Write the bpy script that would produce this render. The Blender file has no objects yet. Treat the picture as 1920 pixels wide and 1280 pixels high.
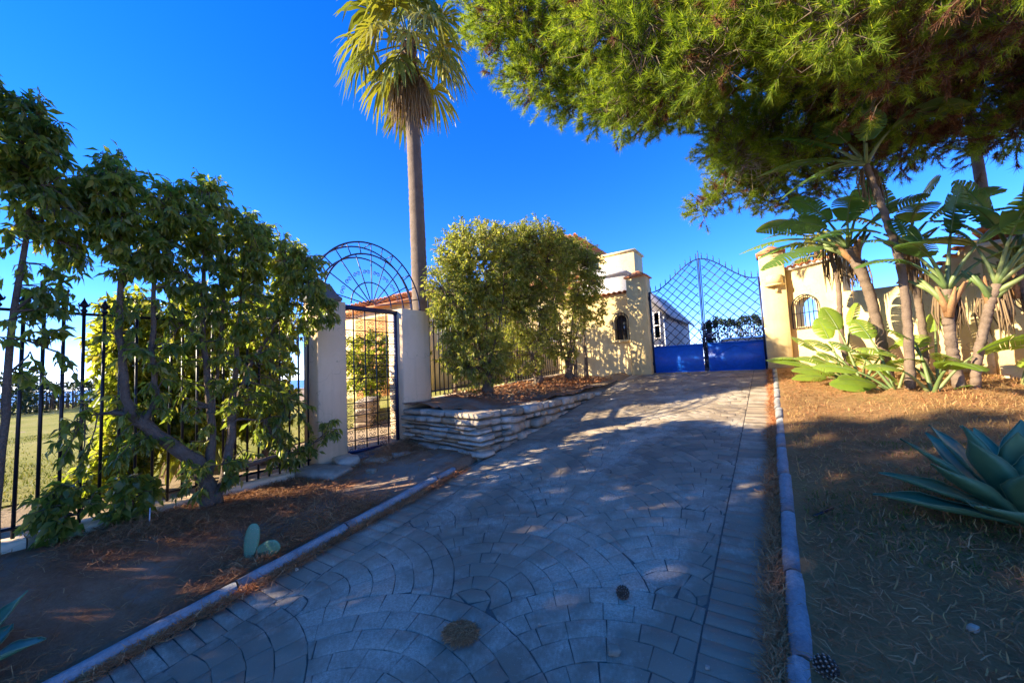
import bpy, math, random
import numpy as np
from mathutils import Vector, Matrix
R = math.radians
rng = np.random.default_rng(11)
random.seed(5)
sc = bpy.context.scene
col = sc.collection

# ------------------------------------------------------------------ camera
cam_d = bpy.data.cameras.new('camera'); cam = bpy.data.objects.new('camera', cam_d); col.objects.link(cam)
cam_d.sensor_width = 36; cam_d.lens = 730/1920*36; cam_d.clip_start = .05; cam_d.clip_end = 40000
pit, rol, yaw = R(4.1), R(2.65), R(33.8)
F = Vector((-math.sin(yaw)*math.cos(pit), math.cos(yaw)*math.cos(pit), math.sin(pit)))
R0 = Vector((math.cos(yaw), math.sin(yaw), 0)); U0 = R0.cross(F)
Uv = U0*math.cos(rol)+R0*math.sin(rol); Rv = R0*math.cos(rol)-U0*math.sin(rol)
cam.matrix_world = Matrix(((Rv.x,Uv.x,-F.x,0),(Rv.y,Uv.y,-F.y,0),(Rv.z,Uv.z,-F.z,1.6),(0,0,0,1)))
sc.camera = cam
# ------------------------------------------------------------------ sky, sun, exposure
SUN_EL, SUN_H = R(25), Vector((-.73, -.68))          # elevation, horizontal direction towards the sun
w = bpy.data.worlds.new('World'); sc.world = w; w.use_nodes = True
nt = w.node_tree; bg = nt.nodes['Background']
sky = nt.nodes.new('ShaderNodeTexSky'); sky.sky_type = 'NISHITA'; sky.sun_disc = False
sky.sun_elevation = SUN_EL; sky.sun_rotation = math.atan2(SUN_H.x, SUN_H.y)
sky.altitude = 1500; sky.air_density = .7; sky.dust_density = 0; sky.ozone_density = 2.0
tn = nt.nodes.new('ShaderNodeMix'); tn.data_type = 'RGBA'; tn.blend_type = 'MULTIPLY'; tn.inputs[0].default_value = 1; tn.inputs[7].default_value = (.565, .525, .68, 1)
hs = nt.nodes.new('ShaderNodeHueSaturation'); hs.inputs['Saturation'].default_value = 1.275
nt.links.new(sky.outputs[0], tn.inputs[6]); nt.links.new(tn.outputs[2], hs.inputs['Color']); nt.links.new(hs.outputs[0], bg.inputs[0])
bg.inputs[1].default_value = .15
sl = bpy.data.lights.new('sun', 'SUN'); sun = bpy.data.objects.new('sun', sl); col.objects.link(sun)
sl.energy = 3.1; sl.angle = R(.53); sl.color = (1, .86, .63)
sd = Vector((SUN_H.x*math.cos(SUN_EL), SUN_H.y*math.cos(SUN_EL), math.sin(SUN_EL)*SUN_H.length))
sun.rotation_euler = sd.to_track_quat('Z', 'Y').to_euler(); sun.location = (-20, -20, 20)
sc.view_settings.view_transform = 'Standard'; sc.view_settings.look = 'None'
sc.view_settings.exposure = 2.45; sc.view_settings.gamma = 1; sc.view_settings.use_curve_mapping = False
sc.cycles.max_bounces = 8; sc.cycles.transparent_max_bounces = 8
sc.cycles.use_denoising = True

# ------------------------------------------------------------------ helpers
def V3(a): return np.asarray(a, float)
def unit(a):
    a = V3(a); return a/(np.linalg.norm(a, axis=-1, keepdims=True)+1e-12)
class MB:
    def __init__(s): s.v = []; s.f = {}; s.n = 0
    def add(s, v, *faces):
        v = V3(v).reshape(-1, 3)
        for f in faces:
            f = np.asarray(f, int)
            if f.size: s.f.setdefault(f.shape[1], []).append(f+s.n)
        s.v.append(v); s.n += len(v); return s
    def box(s, c, size, M=None, taper=1.0):
        x, y, z = V3(size)/2
        v = np.array([(-x,-y,-z),(x,-y,-z),(x,y,-z),(-x,y,-z),(-x*taper,-y*taper,z),(x*taper,-y*taper,z),(x*taper,y*taper,z),(-x*taper,y*taper,z)])
        if M is not None: v = v @ np.array(M).T
        return s.add(v+V3(c), [(0,3,2,1),(4,5,6,7),(0,1,5,4),(1,2,6,5),(2,3,7,6),(3,0,4,7)])
    def tube(s, path, r, n=8, cap=True):
        p = V3(path); k = len(p); r = np.broadcast_to(V3(r), (k,))
        t = unit(np.gradient(p, axis=0)); ref = np.array((0,0,1.)) if abs(t[0][2]) < .9 else np.array((1.,0,0))
        u = unit(np.cross(t[0], ref)); V = []
        for i in range(k):
            u = unit(u - t[i]*np.dot(u, t[i])); b = np.cross(t[i], u)
            a = np.arange(n)*2*np.pi/n
            V.append(p[i]+r[i]*(np.cos(a)[:,None]*u+np.sin(a)[:,None]*b))
        V = np.concatenate(V); i = np.arange(k-1)[:,None]*n; j = np.arange(n)[None]
        q = np.stack([i+j, i+(j+1)%n, i+n+(j+1)%n, i+n+j], -1).reshape(-1, 4)
        s.add(V, q)
        if cap:
            s.f.setdefault(n, []).append(np.array([list(range(n))[::-1], list(range((k-1)*n, k*n))])+s.n-len(V))
        return s
    def lathe(s, prof, c=(0,0,0), n=16, M=None):
        a = np.arange(n)*2*np.pi/n; V = np.concatenate([np.stack([r*np.cos(a), r*np.sin(a), np.full(n, z)], -1) for r, z in prof])
        if M is not None: V = V @ np.array(M).T
        i = np.arange(len(prof)-1)[:,None]*n; j = np.arange(n)[None]
        q = np.stack([i+j, i+(j+1)%n, i+n+(j+1)%n, i+n+j], -1).reshape(-1, 4)
        return s.add(V+V3(c), q)
    def poly_prism(s, poly, fn0, fn1):      # poly (n,2); fn map 2d to 3d for the two faces
        n = len(poly); a = np.array([fn0(*p) for p in poly]); b = np.array([fn1(*p) for p in poly])
        s.add(np.concatenate([a, b]), [[*range(n)][::-1]], [[*range(n, 2*n)]], [(i, (i+1)%n, n+(i+1)%n, n+i) for i in range(n)]); return s
    def mesh(s, name, smooth=False):
        me = bpy.data.meshes.new(name); v = np.concatenate(s.v) if s.v else np.zeros((0, 3))
        me.vertices.add(len(v)); me.vertices.foreach_set('co', v.astype(np.float32).ravel())
        idx = []; st = []; o = 0
        for k, L in s.f.items():
            f = np.concatenate(L); idx.append(f.ravel()); st.append(o+np.arange(len(f))*k); o += f.size
        idx = np.concatenate(idx); st = np.concatenate(st)
        me.loops.add(len(idx)); me.loops.foreach_set('vertex_index', idx.astype(np.int32))
        me.polygons.add(len(st)); me.polygons.foreach_set('loop_start', st.astype(np.int32))
        if smooth: me.polygons.foreach_set('use_smooth', np.ones(len(st), bool))
        me.update(calc_edges=True); return me
def obj(name, me, mat=None, parent=None, loc=None, rot=None, scale=None, smooth=False):
    if isinstance(me, MB): me = me.mesh(name, smooth)
    o = bpy.data.objects.new(name, me); col.objects.link(o)
    if mat is not None and me is not None and not me.materials: me.materials.append(mat)
    if parent is not None: o.parent = parent
    if loc is not None: o.location = loc
    if rot is not None: o.rotation_euler = rot
    if scale is not None: o.scale = scale
    return o
def tag(o, label, cat, group=None, kind=None):
    o['label'] = label; o['category'] = cat
    if group: o['group'] = group
    if kind: o['kind'] = kind
    return o
def thing(name, label, cat, loc=(0,0,0), group=None, rot=None):
    o = bpy.data.objects.new(name, None); col.objects.link(o); o.location = loc; o.empty_display_size = .1
    if rot: o.rotation_euler = rot
    return tag(o, label, cat, group)
def structure(o): o['kind'] = 'structure'; return o
def rotz(a): c, s = math.cos(a), math.sin(a); return np.array([(c,-s,0),(s,c,0),(0,0,1.)])
def tubes_batch(B, P, rad, n=4):              # P (m,k,3), rad (m,k)
    m, k, _ = P.shape
    if not m: return
    t = unit(np.gradient(P, axis=1)); ref = np.where(np.abs(t[:, :1, 2:3]) < .85, np.array((0,0,1.)), np.array((1.,0,0)))
    u = unit(np.cross(t, np.broadcast_to(ref, t.shape))); b = np.cross(t, u)
    a = np.arange(n)*2*np.pi/n
    V = P[:, :, None]+rad[:, :, None, None]*(np.cos(a)[None,None,:,None]*u[:, :, None]+np.sin(a)[None,None,:,None]*b[:, :, None])
    i = (np.arange(m)*k*n)[:,None,None]+(np.arange(k-1)*n)[None,:,None]; j = np.arange(n)[None,None]
    B.add(V.reshape(-1, 3), np.stack([i+j, i+(j+1)%n, i+n+(j+1)%n, i+n+j], -1).reshape(-1, 4))
def leaves(B, P, D, N, L, W, curl=.15, fold=.12):      # 5 vertices, 4 triangles each
    D = unit(D); S = unit(np.cross(D, N)); N = np.cross(S, D); L = V3(L)[:,None]; W = V3(W)[:,None]
    mid = P+D*L*.42
    V = np.stack([P, mid+S*W*.5+N*W*fold*2, mid-N*L*0, mid-S*W*.5+N*W*fold*2, P+D*L-N*L*curl], 1)
    i = np.arange(len(P))[:,None]*5
    f = np.concatenate([i+np.array([[0,2,1]]), i+np.array([[0,3,2]]), i+np.array([[1,2,4]]), i+np.array([[2,3,4]])])
    B.add(V.reshape(-1, 3), f)
def rand_unit(n): return unit(rng.normal(size=(n, 3)))
def smooth_path(pts, n=12):
    p = V3(pts); q = np.vstack([2*p[0]-p[1], p, 2*p[-1]-p[-2]]); out = []
    k = max(2, n//(len(p)-1))
    for i in range(len(p)-1):
        for t in np.arange(k)/k:
            a, b, c, d = q[i:i+4]
            out.append(.5*((2*b)+(c-a)*t+(2*a-5*b+4*c-d)*t*t+(3*b-a-3*c+d)*t**3))
    out.append(p[-1]); return np.array(out)

# ------------------------------------------------------------------ materials
def new_mat(name):
    m = bpy.data.materials.new(name); m.use_nodes = True; return m, m.node_tree, m.node_tree.nodes['Principled BSDF']
def node(t, typ, **kw):
    n = t.nodes.new(typ)
    for k, v in kw.items():
        if hasattr(n, k): setattr(n, k, v)
        else: n.inputs[k].default_value = v
    return n
def ramp(t, fac, stops):
    r = t.nodes.new('ShaderNodeValToRGB'); t.links.new(fac, r.inputs[0]); e = r.color_ramp.elements
    while len(e) < len(stops): e.new(.5)
    for el, (p, c) in zip(e, stops): el.position = p; el.color = (*c, 1) if len(c) == 3 else c
    return r.outputs[0]
def noise(t, scale, detail=4, rough=.6, coord='pos', vec=None):
    n = node(t, 'ShaderNodeTexNoise'); n.inputs['Scale'].default_value = scale; n.inputs['Detail'].default_value = detail; n.inputs['Roughness'].default_value = rough
    if vec is None:
        vec = node(t, 'ShaderNodeNewGeometry').outputs['Position'] if coord == 'pos' else node(t, 'ShaderNodeTexCoord').outputs['Object']
    t.links.new(vec, n.inputs['Vector']); return n.outputs['Fac']
def mix(t, fac, a, b, mode='MIX'):
    m = node(t, 'ShaderNodeMix', data_type='RGBA', blend_type=mode)
    for s, x in ((0, fac), (6, a), (7, b)):
        if hasattr(x, 'default_value') and not isinstance(x, (int, float, tuple)): t.links.new(x, m.inputs[s])
        elif s == 0: m.inputs[0].default_value = x
        else: m.inputs[s].default_value = (*x, 1)
    return m.outputs[2]
def bump(t, b, h, strength=.3, dist=.01):
    n = node(t, 'ShaderNodeBump'); n.inputs['Strength'].default_value = strength; n.inputs['Distance'].default_value = dist
    t.links.new(h, n.inputs['Height']); t.links.new(n.outputs[0], b.inputs['Normal'])
def surf(name, c1, c2, scale=3, rough=.8, bscale=40, bstr=.25, bdist=.01, c3=None, coord='pos', spec=.3, metal=0):
    m, t, b = new_mat(name); b.inputs['Roughness'].default_value = rough; b.inputs['Specular IOR Level'].default_value = spec; b.inputs['Metallic'].default_value = metal
    st = [(.3, c1), (.7, c2)] if c3 is None else [(.28, c1), (.5, c2), (.75, c3)]
    c = ramp(t, noise(t, scale, 6, .62, coord), st)
    c = mix(t, .35, c, ramp(t, noise(t, scale*9, 5, .7, coord), [(.3, tuple(x*.55 for x in c1)), (.7, tuple(min(1, x*1.25) for x in c2))]))
    t.links.new(c, b.inputs['Base Color'])
    if bstr: bump(t, b, noise(t, bscale, 5, .65, coord), bstr, bdist)
    return m
def leaf_mat(name, c1, c2, c3=None, trans=.35, rough=.42, spec=.45, tcol=1.6):
    m, t, b = new_mat(name); b.inputs['Roughness'].default_value = rough; b.inputs['Specular IOR Level'].default_value = spec
    g = node(t, 'ShaderNodeNewGeometry')
    st = [(0, c1), (1, c2)] if c3 is None else [(0, c1), (.75, c2), (1, c3)]
    c = ramp(t, g.outputs['Random Per Island'], st)
    n = noise(t, 1.1, 2, .5)
    c = mix(t, 1, c, ramp(t, n, [(.3, (.7,.75,.7)), (.7, (1.2,1.15,1.0))]), 'MULTIPLY')
    t.links.new(c, b.inputs['Base Color'])
    tr = node(t, 'ShaderNodeBsdfTranslucent'); mc = mix(t, 1, c, (tcol*1.1, tcol, tcol*.5), 'MULTIPLY'); t.links.new(mc, tr.inputs[0])
    ms = node(t, 'ShaderNodeMixShader'); ms.inputs[0].default_value = trans
    t.links.new(b.outputs[0], ms.inputs[1]); t.links.new(tr.outputs[0], ms.inputs[2]); t.links.new(ms.outputs[0], t.nodes['Material Output'].inputs[0])
    return m
def paint(name, c, rough=.45, metal=0, spec=.5, var=.25):
    m, t, b = new_mat(name); b.inputs['Roughness'].default_value = rough; b.inputs['Metallic'].default_value = metal; b.inputs['Specular IOR Level'].default_value = spec
    t.links.new(ramp(t, noise(t, 14, 5, .7), [(.3, tuple(x*(1-var) for x in c)), (.7, tuple(x*(1+var) for x in c))]), b.inputs['Base Color']); return m

def stucco(name, c1, c2, stain):
    m, t, b = new_mat(name); b.inputs['Roughness'].default_value = .9; b.inputs['Specular IOR Level'].default_value = .15
    c = ramp(t, noise(t, 1.6, 6, .65), [(.3, c1), (.7, c2)])
    # rain streaks: noise stretched down the wall
    mp = node(t, 'ShaderNodeMapping'); mp.inputs['Scale'].default_value = (5, 5, .5); t.links.new(node(t, 'ShaderNodeNewGeometry').outputs['Position'], mp.inputs[0])
    c = mix(t, ramp(t, noise(t, 1.4, 5, .6, vec=mp.outputs[0]), [(.52, (0,0,0)), (.8, (.55,.55,.55))]), c, stain)
    c = mix(t, ramp(t, noise(t, 9, 6, .75), [(.56, (0,0,0)), (.8, (.45,.45,.45))]), c, stain)
    vr = node(t, 'ShaderNodeTexVoronoi'); vr.feature = 'DISTANCE_TO_EDGE'; vr.inputs['Scale'].default_value = 1.3
    wp = node(t, 'ShaderNodeVectorMath', operation='ADD'); gp = node(t, 'ShaderNodeNewGeometry').outputs['Position']; nn = node(t, 'ShaderNodeTexNoise'); nn.inputs['Scale'].default_value = 3; t.links.new(gp, nn.inputs['Vector'])
    t.links.new(gp, wp.inputs[0]); t.links.new(nn.outputs['Color'], wp.inputs[1]); t.links.new(wp.outputs[0], vr.inputs['Vector'])
    c = mix(t, ramp(t, vr.outputs['Distance'], [(0, (.5,.5,.5)), (.006, (0,0,0))]), c, tuple(x*.5 for x in stain))
    c = mix(t, ramp(t, noise(t, .8, 4, .6), [(.6, (0,0,0)), (.63, (.3,.3,.3))]), c, tuple(min(1, x*1.12) for x in c2))
    t.links.new(c, b.inputs['Base Color']); bump(t, b, noise(t, 55, 5, .7), .35, .008); return m

M = {}
M['yellow'] = stucco('yellow_render', (.70,.52,.24), (.80,.62,.31), (.52,.38,.19))
M['cream'] = stucco('cream_render', (.74,.53,.32), (.82,.61,.39), (.54,.39,.24))
M['white'] = stucco('white_render', (.66,.62,.58), (.74,.70,.66), (.45,.42,.40))
M['greyrender'] = stucco('grey_render', (.40,.36,.33), (.48,.43,.39), (.28,.25,.23))
M['tan'] = stucco('ochre_render', (.48,.22,.07), (.55,.27,.10), (.36,.17,.07))
M['terracotta'] = surf('terracotta', (.42,.13,.05), (.55,.22,.10), 6, .85, 60, .3, .006, (.60,.38,.22))
M['mortar'] = surf('white_mortar', (.6,.55,.45), (.72,.68,.6), 8, .9, 60, .3)
M['iron'] = paint('black_iron', (.012,.013,.02), .42, .3, .5, .5)
M['navy'] = paint('navy_iron', (.012,.02,.07), .4, .2, .5, .4)
M['wornblue'] = paint('worn_blue_iron', (.05,.07,.13), .5, .3, .5, .5)
M['blue'] = paint('blue_gate_paint', (.008,.11,.55), .4, 0, .5, .18)
M['galv'] = paint('grey_pipe', (.42,.45,.47), .45, .4, .5, .2)
M['glass'] = paint('dark_glass', (.03,.035,.045), .08, 0, .8, .1)
M['kerb'] = surf('kerb_concrete', (.17,.17,.165), (.34,.335,.32), 6, .92, 60, .9, .014, (.46,.45,.43))
M['stepstone'] = surf('grey_step_stone', (.10,.11,.11), (.2,.2,.2), 6, .9, 40, .6, .01)
M['joint'] = surf('paver_joint', (.10,.085,.07), (.16,.14,.115), 8, .95, 80, .3, .004)
M['bark'] = surf('grey_bark', (.09,.065,.045), (.23,.17,.12), 14, .95, 60, 1.0, .03)
M['darkbark'] = surf('pine_bark', (.06,.035,.022), (.15,.09,.06), 7, .95, 30, .8, .03)
M['twig'] = surf('twig_bark', (.09,.06,.04), (.18,.13,.09), 12, .9, 0, 0)
M['palmtrunk'] = surf('palm_trunk', (.12,.085,.06), (.22,.165,.12), 7, .9, 50, .6, .01)
M['banana_trunk'] = surf('strelitzia_trunk', (.11,.075,.05), (.24,.17,.115), 6, .85, 40, .5, .01)
M['husk'] = surf('dry_leaf_base', (.20,.09,.035), (.40,.22,.09), 7, .85, 30, .4, .01)
M['drystem'] = surf('pale_dry_twigs', (.34,.26,.19), (.5,.4,.3), 9, .9, 0, 0)
M['hedge_leaf'] = leaf_mat('shrub_leaf', (.09,.14,.035), (.18,.235,.05), (.31,.29,.09), .58, .34, .6, 2.3)
M['ball_leaf'] = leaf_mat('round_shrub_leaf', (.13,.17,.035), (.26,.29,.065), (.40,.36,.16), .52, .45, .4, 2.0)
M['bright_leaf'] = leaf_mat('sunny_shrub_leaf', (.12,.16,.02), (.22,.26,.04), (.30,.26,.07), .62, .45, .4, 2.3)
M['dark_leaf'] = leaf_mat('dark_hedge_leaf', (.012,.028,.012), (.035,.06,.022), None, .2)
M['pine_needle'] = leaf_mat('pine_needle', (.11,.18,.018), (.22,.31,.028), (.34,.36,.06), .58, .5, .3)
M['dead_needle'] = leaf_mat('dead_pine_needle', (.09,.035,.018), (.19,.085,.045), (.26,.15,.08), .2, .7, .2)
M['litter'] = leaf_mat('fallen_needle', (.30,.12,.055), (.50,.225,.105), (.62,.36,.18), .1, .8, .15)
M['heap'] = leaf_mat('heaped_needle', (.42,.18,.08), (.66,.33,.16), (.75,.48,.27), .1, .8, .1)
M['strip'] = leaf_mat('kerb_needle', (.42,.16,.07), (.62,.28,.13), (.72,.42,.22), .1, .8, .1)
M['drygrass'] = leaf_mat('dry_grass', (.32,.19,.08), (.52,.32,.14), (.42,.30,.11), .2, .7, .2)
M['grass'] = leaf_mat('green_grass', (.08,.11,.02), (.15,.17,.03), (.25,.22,.07), .25, .6, .2)
def big_leaf(name, c1, c2, rib, trans=.25, rough=.35, scale=8):
    m, t, b = new_mat(name); b.inputs['Roughness'].default_value = rough; b.inputs['Specular IOR Level'].default_value = .5
    oi = node(t, 'ShaderNodeObjectInfo'); c = ramp(t, oi.outputs['Random'], [(0, c1), (1, c2)])
    c = mix(t, .6, c, ramp(t, noise(t, scale, 5, .7, 'obj'), [(.3, (.65,.7,.65)), (.72, (1.3,1.2,1.05))]), 'MULTIPLY')
    c = mix(t, ramp(t, noise(t, 22, 6, .75, 'obj'), [(.66, (0,0,0)), (.8, (.5,.5,.5))]), c, rib)
    t.links.new(c, b.inputs['Base Color']); bump(t, b, noise(t, 25, 3, .6, 'obj'), .12, .006)
    tr = node(t, 'ShaderNodeBsdfTranslucent'); t.links.new(mix(t, 1, c, (1.7,1.7,.7), 'MULTIPLY'), tr.inputs[0])
    ms = node(t, 'ShaderNodeMixShader'); ms.inputs[0].default_value = trans
    t.links.new(b.outputs[0], ms.inputs[1]); t.links.new(tr.outputs[0], ms.inputs[2]); t.links.new(ms.outputs[0], t.nodes['Material Output'].inputs[0]); return m
M['agave'] = big_leaf('agave_leaf', (.085,.195,.10), (.135,.27,.14), (.22,.28,.13), .12, .5, 5)
M['agave_edge'] = paint('agave_edge', (.22,.30,.15), .5, 0, .3, .2)
M['paddle'] = big_leaf('strelitzia_leaf', (.06,.14,.035), (.15,.24,.055), (.26,.24,.08), .36, .35, 3)
M['paddle_young'] = big_leaf('young_strelitzia_leaf', (.17,.28,.035), (.28,.38,.06), (.36,.34,.1), .42, .38, 4)
M['petiole'] = big_leaf('leaf_stalk', (.13,.20,.06), (.22,.26,.09), (.22,.15,.06), .1, .5, 6)
M['frond'] = big_leaf('palm_frond', (.12,.15,.025), (.34,.30,.045), (.42,.30,.11), .3, .45, 3)
M['deadfrond'] = big_leaf('dead_palm_frond', (.19,.12,.065), (.31,.21,.11), (.13,.08,.045), .2, .8, 4)
M['cactus'] = big_leaf('cactus_pad', (.10,.22,.13), (.15,.29,.16), (.3,.32,.16), .05, .55, 9)
M['cone'] = surf('pine_cone', (.05,.028,.016), (.13,.08,.05), 30, .8, 0, 0)
M['conetip'] = surf('pine_cone_tip', (.25,.19,.13), (.38,.3,.22), 30, .8, 0, 0)

def stone_mat():
    m, t, b = new_mat('wall_stone'); b.inputs['Roughness'].default_value = .92; b.inputs['Specular IOR Level'].default_value = .15
    oi = node(t, 'ShaderNodeObjectInfo')
    c = ramp(t, oi.outputs['Random'], [(0, (.32,.26,.18)), (.35, (.46,.38,.28)), (.7, (.58,.50,.38)), (1, (.50,.34,.19))])
    c = mix(t, .75, c, ramp(t, noise(t, 7, 6, .7), [(.3, (.5,.52,.52)), (.7, (1.25,1.2,1.15))]), 'MULTIPLY')
    c = mix(t, ramp(t, noise(t, 3.2, 5, .7), [(.56, (0,0,0)), (.74, (.65,.65,.65))]), c, (.19,.175,.135))
    t.links.new(c, b.inputs['Base Color']); bump(t, b, noise(t, 24, 7, .75), .55, .015); return m
M['stone'] = stone_mat()
def paver_mat():
    m, t, b = new_mat('stamped_paver'); b.inputs['Roughness'].default_value = .72; b.inputs['Specular IOR Level'].default_value = .35
    g = node(t, 'ShaderNodeNewGeometry')
    c = ramp(t, noise(t, .9, 5, .62), [(.36, (.235,.18,.12)), (.64, (.34,.265,.18))])
    c = mix(t, 1, c, ramp(t, g.outputs['Random Per Island'], [(0, (.70,.71,.73)), (1, (1.22,1.2,1.16))]), 'MULTIPLY')
    # chalky worn film broken by speckles
    film = ramp(t, noise(t, 1.1, 7, .72), [(.47, (0,0,0)), (.60, (1,1,1))])
    speck = ramp(t, noise(t, 70, 4, .85), [(.36, (.15,.15,.15)), (.62, (1,1,1))])
    c = mix(t, mix(t, 1, film, speck, 'MULTIPLY'), c, (.56,.48,.36))
    c = mix(t, ramp(t, noise(t, 160, 2, .5), [(.70, (0,0,0)), (.76, (.8,.8,.8))]), c, (.6,.54,.44))
    c = mix(t, ramp(t, noise(t, 4.5, 5, .7), [(.6, (0,0,0)), (.8, (.6,.6,.6))]), c, (.15,.12,.09))
    t.links.new(c, b.inputs['Base Color']); bump(t, b, noise(t, 60, 6, .75), .55, .006); return m
M['paver'] = paver_mat()
def ground_mat(name, a, b_, c_, s=1.3, dust=None):
    m, t, b = new_mat(name); b.inputs['Roughness'].default_value = .97; b.inputs['Specular IOR Level'].default_value = .1
    c = ramp(t, noise(t, s, 7, .68), [(.3, a), (.5, b_), (.7, c_)])
    c = mix(t, .5, c, ramp(t, noise(t, 45, 5, .8), [(.25, (.45,.45,.45)), (.75, (1.5,1.45,1.4))]), 'MULTIPLY')
    if dust: c = mix(t, ramp(t, noise(t, 1.15, 5, .6), [(.5, (0,0,0)), (.62, (.85,.85,.85))]), c, dust)
    t.links.new(c, b.inputs['Base Color']); bump(t, b, noise(t, 28, 7, .8), .8, .03); return m
M['earth'] = ground_mat('earth', (.26,.19,.12), (.36,.27,.17), (.44,.34,.22))
M['soil'] = ground_mat('soil', (.25,.115,.06), (.34,.17,.09), (.42,.24,.135), 1.8, (.33,.275,.21))
M['drylawn'] = ground_mat('dry_lawn', (.26,.14,.06), (.34,.195,.082), (.30,.20,.075), 1.2)
M['lawn'] = ground_mat('lawn', (.17,.19,.035), (.26,.25,.06), (.34,.29,.11), .35)
M['yard'] = ground_mat('yard', (.2,.17,.13), (.28,.24,.19), (.34,.30,.24), .8)
# ------------------------------------------------------------------ terrain
def sstep(a, b, x): t = np.clip((V3(x)-a)/(b-a), 0, 1); return t*t*(3-2*t)
def road_z(y): y = V3(y); return np.where(y < -14, -1.68+.1568*0, .12*np.maximum(y, -14)+.0008*np.maximum(y, -14)*np.abs(np.maximum(y, -14)))
def yard_z(y): y = V3(y); return np.where(y > 10.4, 1.3345-.45*sstep(11.4, 14, y), road_z(np.minimum(y, 10.4)))
def fence_z(y): y = V3(y); return np.where(y > 2.6, .37+.105*np.clip(y-2.6, 0, 8.5), .37+.06*np.clip(y-2.6, -12, 0)*sstep(.3, -3, y))
def ground_z(x, y):
    x, y = np.broadcast_arrays(V3(x), V3(y)); r = yard_z(y)
    right = r+.05+.04*sstep(.2, 2, x)
    bed = r+.05+(fence_z(y)-.05-r)*sstep(-3.35, -4.7, x)
    far = fence_z(y)*(1-sstep(-6, -26, x))+sstep(-6, -26, x)*(-.05+.02*np.clip(y, -20, 10))
    z = np.where(x > -.1, right, np.where(x > -3.25, r-.06, np.where(x > -5.1, bed, far)))
    edge = sstep(-75, -230, x)*62+sstep(70, 240, y)*64+sstep(-60, -240, y)*30
    return z-edge+.012*np.sin(x*2.3+y*1.7)*np.sin(x*1.1-y*2.9)*(np.abs(x+1.6) > 1.9)
def sheet(xs, ys, dz, mask=None):
    X, Y = np.meshgrid(xs, ys); Z = ground_z(X, Y)+dz; n = len(xs)
    i = np.arange(len(ys)-1)[:,None]*n+np.arange(n-1)[None]
    q = np.stack([i, i+1, i+n+1, i+n], -1)
    if mask is not None: q = q[mask((X[:-1,:-1]+X[1:,1:])/2, (Y[:-1,:-1]+Y[1:,1:])/2)]
    return MB().add(np.stack([X, Y, Z], -1), q.reshape(-1, 4))
def spaced(near, far, fine, n): return np.concatenate([-np.geomspace(1, far, n)[::-1]+near[0]+1, np.arange(near[0], near[1], fine)[1:], near[1]-1+np.geomspace(1, far, n)])
gx = spaced((-12, 8), 12000, .2, 34); gy = spaced((-8, 16), 12000, .2, 34)
structure(obj('ground', sheet(gx, gy, 0), M['earth'], smooth=True))
structure(obj('soil_bed', sheet(np.arange(-4.98, -3.2, .06), np.arange(-6, 4.3, .06), .012), M['soil'], smooth=True))
structure(obj('dry_lawn', sheet(np.arange(-.02, 7.1, .1), np.arange(-5, 10.3, .1), .012), M['drylawn'], smooth=True))
structure(obj('garden_lawn', sheet(np.arange(-62, -6.9, .5), np.arange(-40, 14, .5), .02), M['lawn'], smooth=True))
structure(obj('courtyard', sheet(np.arange(-4.5, 4, .5), np.arange(10.7, 40, .5), .02), M['yard'], smooth=True))
m, t, b = new_mat('sea_water'); b.inputs['Base Color'].default_value = (.03,.10,.2,1); b.inputs['Roughness'].default_value = .25
bump(t, b, noise(t, .05, 4, .6), .5, 1)
structure(obj('sea', MB().add([(-30000,-30000,-55),(30000,-30000,-55),(30000,30000,-55),(-30000,30000,-55)], [(0,1,2,3)]), m))

# ------------------------------------------------------------------ driveway: stamped fan of stones
drive = structure(obj('driveway', MB().add(
    [(x, y, float(road_z(y))) for y in np.arange(-6, 11.01, .5) for x in (-3.16, -.06)],
    [(2*i, 2*i+1, 2*i+3, 2*i+2) for i in range(34)]), M['joint']))
def piece(poly, h=.006, inset=.005):          # bevelled stone from a plan outline
    p = V3(poly); c = p.mean(0); d = p-c; l = np.linalg.norm(d, axis=1, keepdims=True)
    q = c+d*np.maximum(.2, (l-inset)/l); n = len(p)
    zb = road_z(p[:,1])+.001; zt = road_z(q[:,1])+h+random.uniform(-.002, .002)
    v = np.concatenate([np.c_[p, zb], np.c_[p+(q-p)*.25, zb+h*.7], np.c_[q, zt]])
    return v, [[*range(2*n, 3*n)]], [(i+k, (i+1)%n+k, n+(i+1)%n+k, n+i+k) for k in (0, n) for i in range(n)]
XL, XR, Y0, Y1 = -3.12, -.10, -1.6, 10.9
bw = .30                                       # width of the brick-patterned borders
stones = []
RF = 1.06
def clip(P, nv, d):                              # keep the side where nv.p > d
    out = []
    for a, b_ in zip(P, np.roll(P, -1, axis=0)):
        da, db = nv@a-d, nv@b_-d
        if da >= 0: out.append(a)
        if da*db < 0: out.append(a+(b_-a)*da/(da-db))
    return np.array(out) if len(out) > 2 else np.zeros((0, 2))
def area(p): x, y = p[:,0], p[:,1]; return .5*abs(np.dot(x, np.roll(y, 1))-np.dot(y, np.roll(x, 1)))
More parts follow.
